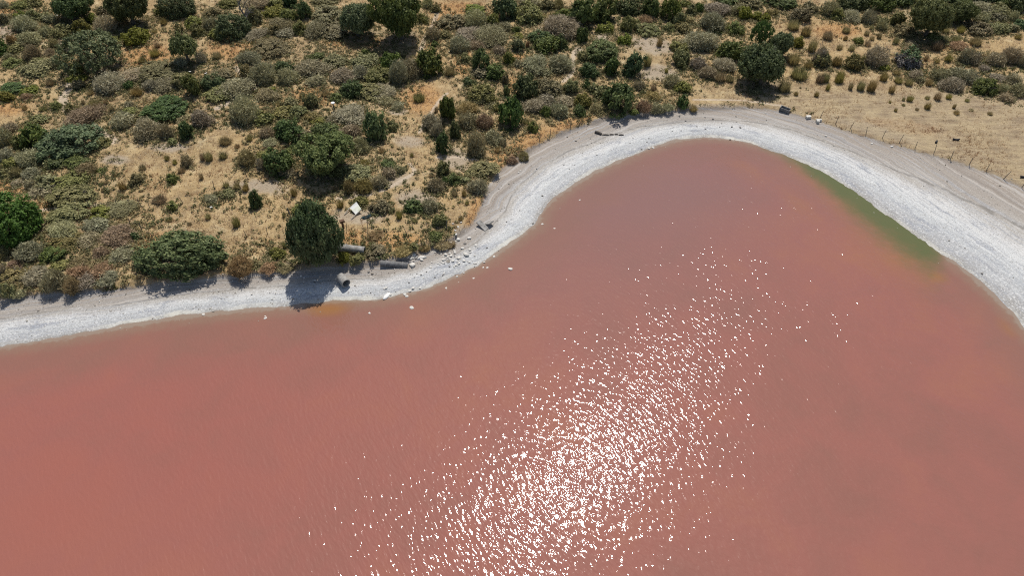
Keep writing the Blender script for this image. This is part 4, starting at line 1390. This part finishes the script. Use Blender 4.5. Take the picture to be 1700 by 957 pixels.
ang = RNG.uniform(0, 6.28, n)
ca, sa_ = np.cos(ang), np.sin(ang)
V = pv[None] * sz[:, None, None] * RNG.uniform(0.75, 1.3, (n, 1, 3))
Vx = V[..., 0] * ca[:, None] - V[..., 1] * sa_[:, None] + px_[:, None]
Vy = V[..., 0] * sa_[:, None] + V[..., 1] * ca[:, None] + py_[:, None]
Vz = V[..., 2] + np.maximum(pz_, -0.05)[:, None] + sz[:, None] * 0.2
V = np.stack([Vx, Vy, Vz], -1).reshape(-1, 3)
F = (pf[None] + (np.arange(n) * len(pv))[:, None, None]).reshape(-1, 3)
b = NT('gravel_material')
b.put(b.p.inputs['Base Color'], b.ramp(b.attr('tint').outputs['Fac'], [(0.0, (0.11, 0.095, 0.08)), (0.3, (0.29, 0.25, 0.20)), (0.65, (0.46, 0.42, 0.35)), (1.0, (0.68, 0.66, 0.61))]))
b.p.inputs['Roughness'].default_value = 0.9
gt = np.clip(RNG.normal(0.58, 0.26, n) - 0.22 * smooth(0.45, 0.75, pt[kp]), 0, 1)
o = link('gravel', np_mesh('gravel', V, F, 3, b.m, np.repeat(gt, len(pv))))
tag(o, 'loose grey and white gravel scattered over the beach', 'gravel', None, 'stuff')


# ------------------------------------------------------------------ concrete pipes
def at(px, py, up=0.0):
    x, y, z = ground_at(px, py)
    return Vector((float(x[0]), float(y[0]), float(z[0]) + up))


def pipe(name, p0, p1, ro, ri, mat, label, collars=0):
    root = link(name, None)
    root.location = p0
    d = p1 - p0
    MB().ring((0, 0, 0), d, ro, ri, 22).build('barrel', mat, root, False)
    for k in range(collars):
        c = d * ((k + 0.6) / (collars + 0.2))
        u = d.normalized() * 0.10
        MB().ring(c - u, c + u, ro * 1.10, ro * 1.004, 22).build('collar', mat, root)
    return tag(root, label, 'pipe', 'concrete pipes by the beach tree')


a = at(566, 465, 0.50)
pipe('culvert_ring', a, a + Vector((0.64, -0.77, -0.04)) * 1.35, 0.52, 0.44, M_CONC, 'short grey concrete culvert ring lying alone on the white beach')
a = at(545, 414, 0.50)
bq = at(606, 419, 0.50)
bq.z = a.z - 0.3
pipe('concrete_pipe', a, bq, 0.44, 0.36, M_CONC, 'pale concrete pipe jutting out of the bank beside the beach tree', 1)
a = at(632, 440, 0.10)
bq = at(677, 441.5, 0.06)
pipe('concrete_pipe', a, bq, 0.34, 0.27, M_CONC_D, 'long dark broken pipe half buried at the foot of the bank', 3)

# concrete pieces on the right bank
tr_ = link('concrete_trough', None)
tr_.location = at(1302, 184)
tr_.rotation_euler = (0.06, 0.10, math.radians(-32))
MB().box((0, 0, 0.12), (1.5, 0.75, 0.16)).build('base', M_CONC_D, tr_)
MB().box((0, 0.33, 0.36), (1.5, 0.10, 0.34)).build('side', M_CONC, tr_)
MB().box((0, -0.33, 0.36), (1.5, 0.10, 0.30)).build('side', M_CONC_D, tr_)
MB().box((-0.70, 0, 0.37), (0.10, 0.56, 0.34)).build('end', M_CONC, tr_)
MB().box((0.70, 0, 0.33), (0.10, 0.56, 0.22)).build('end', M_CONC_D, tr_)
tag(tr_, 'broken concrete trough tilted at the corner of the right bank', 'trough')


def chunk(name, loc, boxes, rz, label, cat):
    m = MB()
    for c, s in boxes:
        m.box(c, s)
    o = m.build(name, M_STONE)
    bv = o.modifiers.new('bevel', 'BEVEL')
    bv.width, bv.segments = 0.04, 2
    o.location, o.rotation_euler = loc, (0.05, -0.04, rz)
    return tag(o, label, cat, 'concrete pieces on the right bank')


chunk('concrete_block', at(1341.5, 196), [((0, 0, 0.16), (0.7, 0.5, 0.40))], 0.1, 'small pale concrete block by the first right-hand fence posts', 'block')
chunk('concrete_block', at(1357, 203), [((0, 0, 0.18), (0.42, 0.66, 0.44)), ((0.40, 0.18, 0.18), (0.40, 0.30, 0.40))], -0.05, 'stepped pale concrete block at the start of the wire fence', 'block')
# fractured slab half in the bank, left shore of the cove
cs = link('broken_concrete', None)
cs.location = at(801, 377)
cs.rotation_euler = (0, 0, math.radians(-40))
rot1 = Matrix.Rotation(math.radians(24), 3, 'Y')
MB().box((0, 0, 0.22), (1.5, 0.7, 0.14), rot1).build('slab_piece', M_CONC, cs)
MB().box((0.25, 0.95, 0.2), (1.0, 0.8, 0.13), Matrix.Rotation(math.radians(-30), 3, 'Y')).build('slab_piece', M_CONC, cs)
tag(cs, 'cracked concrete slab with a dark hollow on the left shore of the cove', 'concrete')

# ------------------------------------------------------------------ fallen sign, tarp, posts, scraps, log
A_, B_, C_, D_ = at(581, 349, 0.35), at(593, 343, 0.75), at(601, 353, 0.55), at(591, 358.5, 0.2)
sg = link('fallen_sign', None)
sg.location = A_


def slab(name, corners, th, mat, parent):
    o0 = parent.location
    nrm = (corners[1] - corners[0]).cross(corners[3] - corners[0]).normalized()
    if nrm.z < 0:
        nrm = -nrm
    vs = [c - o0 for c in corners] + [c - o0 - nrm * th for c in corners]
    me = bpy.data.meshes.new(name)
    me.from_pydata([tuple(q) for q in vs], [], [(0, 1, 2, 3), (7, 6, 5, 4), (0, 4, 5, 1), (1, 5, 6, 2), (2, 6, 7, 3), (3, 7, 4, 0)])
    me.materials.append(mat)
    return link(name, me, parent)


b = NT('faded_sign_print')
nn = b.noise(b.pos(), 2.6, 3, 0.6)
cc_ = b.ramp(nn, [(0.35, (0.40, 0.40, 0.38)), (0.5, (0.70, 0.70, 0.64)), (0.62, (0.74, 0.74, 0.68))])
b.put(b.p.inputs['Base Color'], b.mix(b.math('MULTIPLY', b.step(b.noise(b.pos(), 0.9, 1), 0.5, 0.62), 0.5), cc_, (0.62, 0.64, 0.38)))
b.p.inputs['Roughness'].default_value = 0.7
slab('panel', [A_, B_, C_, D_], 0.05, b.m, sg)
e1, e2 = at(572, 357.5, 0.06), at(583, 365, 0.06)
for s_, t_ in ((A_, e1), (D_, e2)):
    top_ = s_ + (s_ - t_).normalized() * 0.0
    MB().tube([top_ - sg.location, t_ - sg.location], 0.06, 6).build('leg', M_WOOD, sg)
far = (B_ - A_) * 1.0
MB().tube([A_ - sg.location - Vector((0, 0, 0.09)), B_ - sg.location - Vector((0, 0, 0.09))], 0.05, 6).build('rail', M_WOOD, sg)
MB().tube([D_ - sg.location - Vector((0, 0, 0.09)), C_ - sg.location - Vector((0, 0, 0.09))], 0.05, 6).build('rail', M_WOOD, sg)
tag(sg, 'fallen white notice board with two wooden legs, face up on dry ground', 'sign')

tp = link('tarp', None)
n1, n2 = 14, 6
c0 = [at(598, 365.5), at(606, 360), at(622, 356), at(613, 362.5)]
vv, ff = [], []
rt = random.Random(3)
for i in range(n1):
    for j in range(n2):
        u, w = i / (n1 - 1), j / (n2 - 1)
        q = c0[0].lerp(c0[3], u).lerp(c0[1].lerp(c0[2], u), w)
        vv.append((q.x, q.y, q.z + 0.08 + 0.16 * math.sin(u * 9 + w * 3) * math.sin(w * 3.1) + rt.uniform(0, .12)))
for i in range(n1 - 1):
    for j in range(n2 - 1):
        k = i * n2 + j
        ff.append((k, k + n2, k + n2 + 1, k + 1))
bpy.data.objects.remove(tp)
me = bpy.data.meshes.new('tarp')
me.from_pydata(vv, [], ff)
me.materials.append(M_TARP)
tp = link('tarp', me)
sm_ = tp.modifiers.new('thickness', 'SOLIDIFY')
sm_.thickness = 0.02
tag(tp, 'crumpled dark teal tarp on the ground in front of the fallen sign', 'tarp')

rb = link('rusty_stake', None)
rb.location = at(570, 379)
MB().tube([(0, 0, -0.1), (0.02, 0, 0.5), (-0.02, 0.02, 0.95)], [0.16, 0.14, 0.13], 9).build('shaft', M_RUST, rb)
MB().box((0.02, 0, 1.08), (0.55, 0.4, 0.26), Matrix.Rotation(0.5, 3, 'Z')).build('cap', M_RUST, rb)
tag(rb, 'stubby rust-brown stake with a thick head beside the beach tree', 'stake')

wp = MB().tube([(0, 0, -0.1), (-0.07, 0.02, 0.7), (-0.15, 0.05, 1.45)], [0.09, 0.08, 0.07], 8).build('wooden_post', M_POST)
wp.location = at(483, 361)
tag(wp, 'dark leaning wooden post behind the beach tree', 'post')

cp_ = link('capped_post', None)
cp_.location = at(555, 183)
MB().tube([(0, 0, -0.1), (0, 0, 1.05)], 0.09, 8).build('pole', M_POST, cp_)
MB().tube([(0, 0, 1.05), (0, 0, 1.2), (0, 0, 1.26)], [0.2, 0.30, 0.26], 12).build('cap', M_WHITE, cp_)
tag(cp_, 'dark post with a white cap standing in the grey scrub', 'post')


def curved_scrap(loc, rz, span, rad, label):
    m = MB()
    pts = []
    for i in range(7):
        a = math.radians(-span / 2 + span * i / 6)
        pts.append((math.sin(a) * rad, 0, rad * 0.62 - math.cos(a) * rad * 0.62 + 0.10))
    m.tube(pts, [0.10, 0.14, 0.16, 0.16, 0.16, 0.14, 0.11], 7)
    o = m.build('rubber_scrap', M_RUBBER)
    o.location, o.rotation_euler = loc, (0, 0, rz)
    return tag(o, label, 'scrap', 'black scraps in the right field')


curved_scrap(at(1586.5, 233), -0.1, 120, 0.52, 'black curved scrap with upturned ends in the brown right field')
curved_scrap(at(1554, 236.5), 0.9, 80, 0.45, 'smaller black scrap tilted up in the brown right field')
curved_scrap(at(1698, 295), -0.05, 100, 0.5, 'black scrap beside the fence at the right edge')

lg = link('driftwood_log', None)
lg.location = at(994, 222, 0.14)
e = at(998.5, 224, 0.14) - lg.location
MB().tube([(-0.55, 0.22, 0.06), (0, 0, 0), e], [0.20, 0.22, 0.17], 8).build('log', M_LOG, lg)
tag(lg, 'dark stub of driftwood log on the upper cove beach', 'log')
segs = [((1000, 224.5), (1011, 224.5)), ((1012, 224), (1019, 224)), ((1020.5, 223.8), (1026, 223.8)), ((1027, 224.6), (1035.5, 224.6))]
words = ['first', 'second', 'third', 'last']
for (s0, s1), wd in zip(segs, words):
    p0, p1 = at(*s0, 0.06), at(*s1, 0.05)
    o = MB().tube([Vector((0, 0, 0)), (p1 - p0) * 0.5 + Vector((0, 0.04, 0.02)), p1 - p0], [0.09, 0.10, 0.07], 6).build('driftwood_stick', M_LOG)
    o.location = p0
    tag(o, '%s dark stick from the driftwood log in a broken line' % wd, 'stick', 'driftwood sticks in a line')

# dead standing tree at the top left
dt = link('dead_tree', None)
dt.location = at(415, 46)
m = MB().tube([(0, 0, -0.1), (-0.15, 0, 1.6), (-0.7, 0, 3.2), (-0.9, 0.2, 4.6)], [0.22, 0.17, 0.13, 0.05], 7)
m.build('trunk', M_DEAD, dt)
rd = random.Random(4)
for i in range(13):
    z0 = rd.uniform(1.6, 4.2)
    x0 = -0.15 - 0.28 * (z0 - 1.6)
    a = rd.uniform(0, 6.28)
    L = rd.uniform(0.9, 1.9)
    e = Vector((x0 + math.cos(a) * L, math.sin(a) * L, z0 + rd.uniform(0.5, 1.5)))
    mid = Vector((x0, 0, z0)).lerp(e, 0.5) + Vector((0, 0, 0.15))
    mm = MB().tube([(x0, 0, z0), mid, e], [0.075, 0.05, 0.015], 5)
    for q in range(3):
        e3 = mid.lerp(e, rd.random()) + Vector((rd.uniform(-.5, .5), rd.uniform(-.5, .5), rd.uniform(.2, .7)))
        mm.tube([mid, e3], [0.03, 0.01], 4)
    mm.build('branch', M_DEAD, dt)
tag(dt, 'bare dead tree with twisted branches rising above a dark bush', 'tree')

# bits of white litter on the scrub
for (lx, ly), lab in zip(((317, 124), (343, 127), (354, 124), (96, 26), (351, 346)),
                         ('white scrap of litter on the scrub right of the umbrella-crowned tree', 'brightest white scrap of litter on the dark scrub', 'white scrap of litter at the end of the dark scrub',
                          'pale crumpled scrap on the bare patch under the top-edge dark tree', 'small white scrap on dry grass near the upright lone shrub')):
    p = at(lx, ly, 0.55 if ly > 100 and ly < 200 else 0.12)
    o = link('white_scrap', STONES[3])
    set_mat(o, M_WHITE)
    o.location, o.scale, o.rotation_euler = p, (0.26, 0.22, 0.12), (0.3, 0.2, lx)
    tag(o, lab, 'scrap', 'white scraps on the scrub')

# ------------------------------------------------------------------ wire fences: bent posts and strands
POST_ME = [MB().tube([(0, 0, -0.15), (dx * 0.3, 0, 0.5), (dx, 0.03, 1.25)], [0.04, 0.036, 0.03], 6).mesh('post', M_POST) for dx in (0.02, 0.12, -0.1, 0.2)]
WIRE_H = (0.55, 1.0)


def fence(pix, label, hs=1.0):
    pts = [at(*q) for q in pix]
    root = link('wire_fence', None)
    root.location = pts[0]
    for i, p in enumerate(pts):
        o = link('post', POST_ME[i % 4], root)
        o.location = p - pts[0]
        o.scale = (1.15, 1.15, hs * (0.9 + 0.25 * ((i * 37) % 10) / 10))
        o.rotation_euler = (0.06 * math.sin(i * 2.3), 0.08 * math.cos(i * 1.7), i * 1.1)
    for hgt in WIRE_H:
        m = MB()
        pl = []
        for i, p in enumerate(pts[:-1]):
            q = pts[i + 1]
            for k in range(4):
                t = k / 4
                pl.append(p.lerp(q, t) - pts[0] + Vector((0, 0, hgt * hs - 0.10 * math.sin(math.pi * t))))
        pl.append(pts[-1] - pts[0] + Vector((0, 0, hgt * hs)))
        m.tube(pl, 0.006, 4)
        m.build('wire', M_WIRE, root)
    return tag(root, label, 'fence', 'wire fences')


fence([(1362, 195), (1387, 206), (1412, 213), (1438, 222), (1465, 229), (1493, 237), (1519, 246.5), (1550, 256), (1578, 264), (1609, 274.5), (1637, 284),
       (1666, 297), (1696, 312), (1728, 325), (1762, 338)], 'wire fence of bent posts along the right-hand beach edge')
fence([(576, 384), (611, 384), (643, 391), (676, 391), (710, 384), (741, 380), (791, 341)], 'sagging wire fence across dry grass right of the beach tree')
fence([(895, 237), (913, 227), (947, 211), (978, 205)], 'short wire fence along the orange bank of the cove', 0.95)
fence([(116, 349), (150, 348), (198, 345), (220, 343), (236, 345), (248, 344), (304, 338), (357, 318), (411, 297)], 'old wire fence crossing the golden grass at left', 1.0)
fence([(216, 372), (235, 382), (254, 395), (330, 398), (410, 395), (444, 389)], 'low broken wire fence behind the long beach thicket', 0.8)
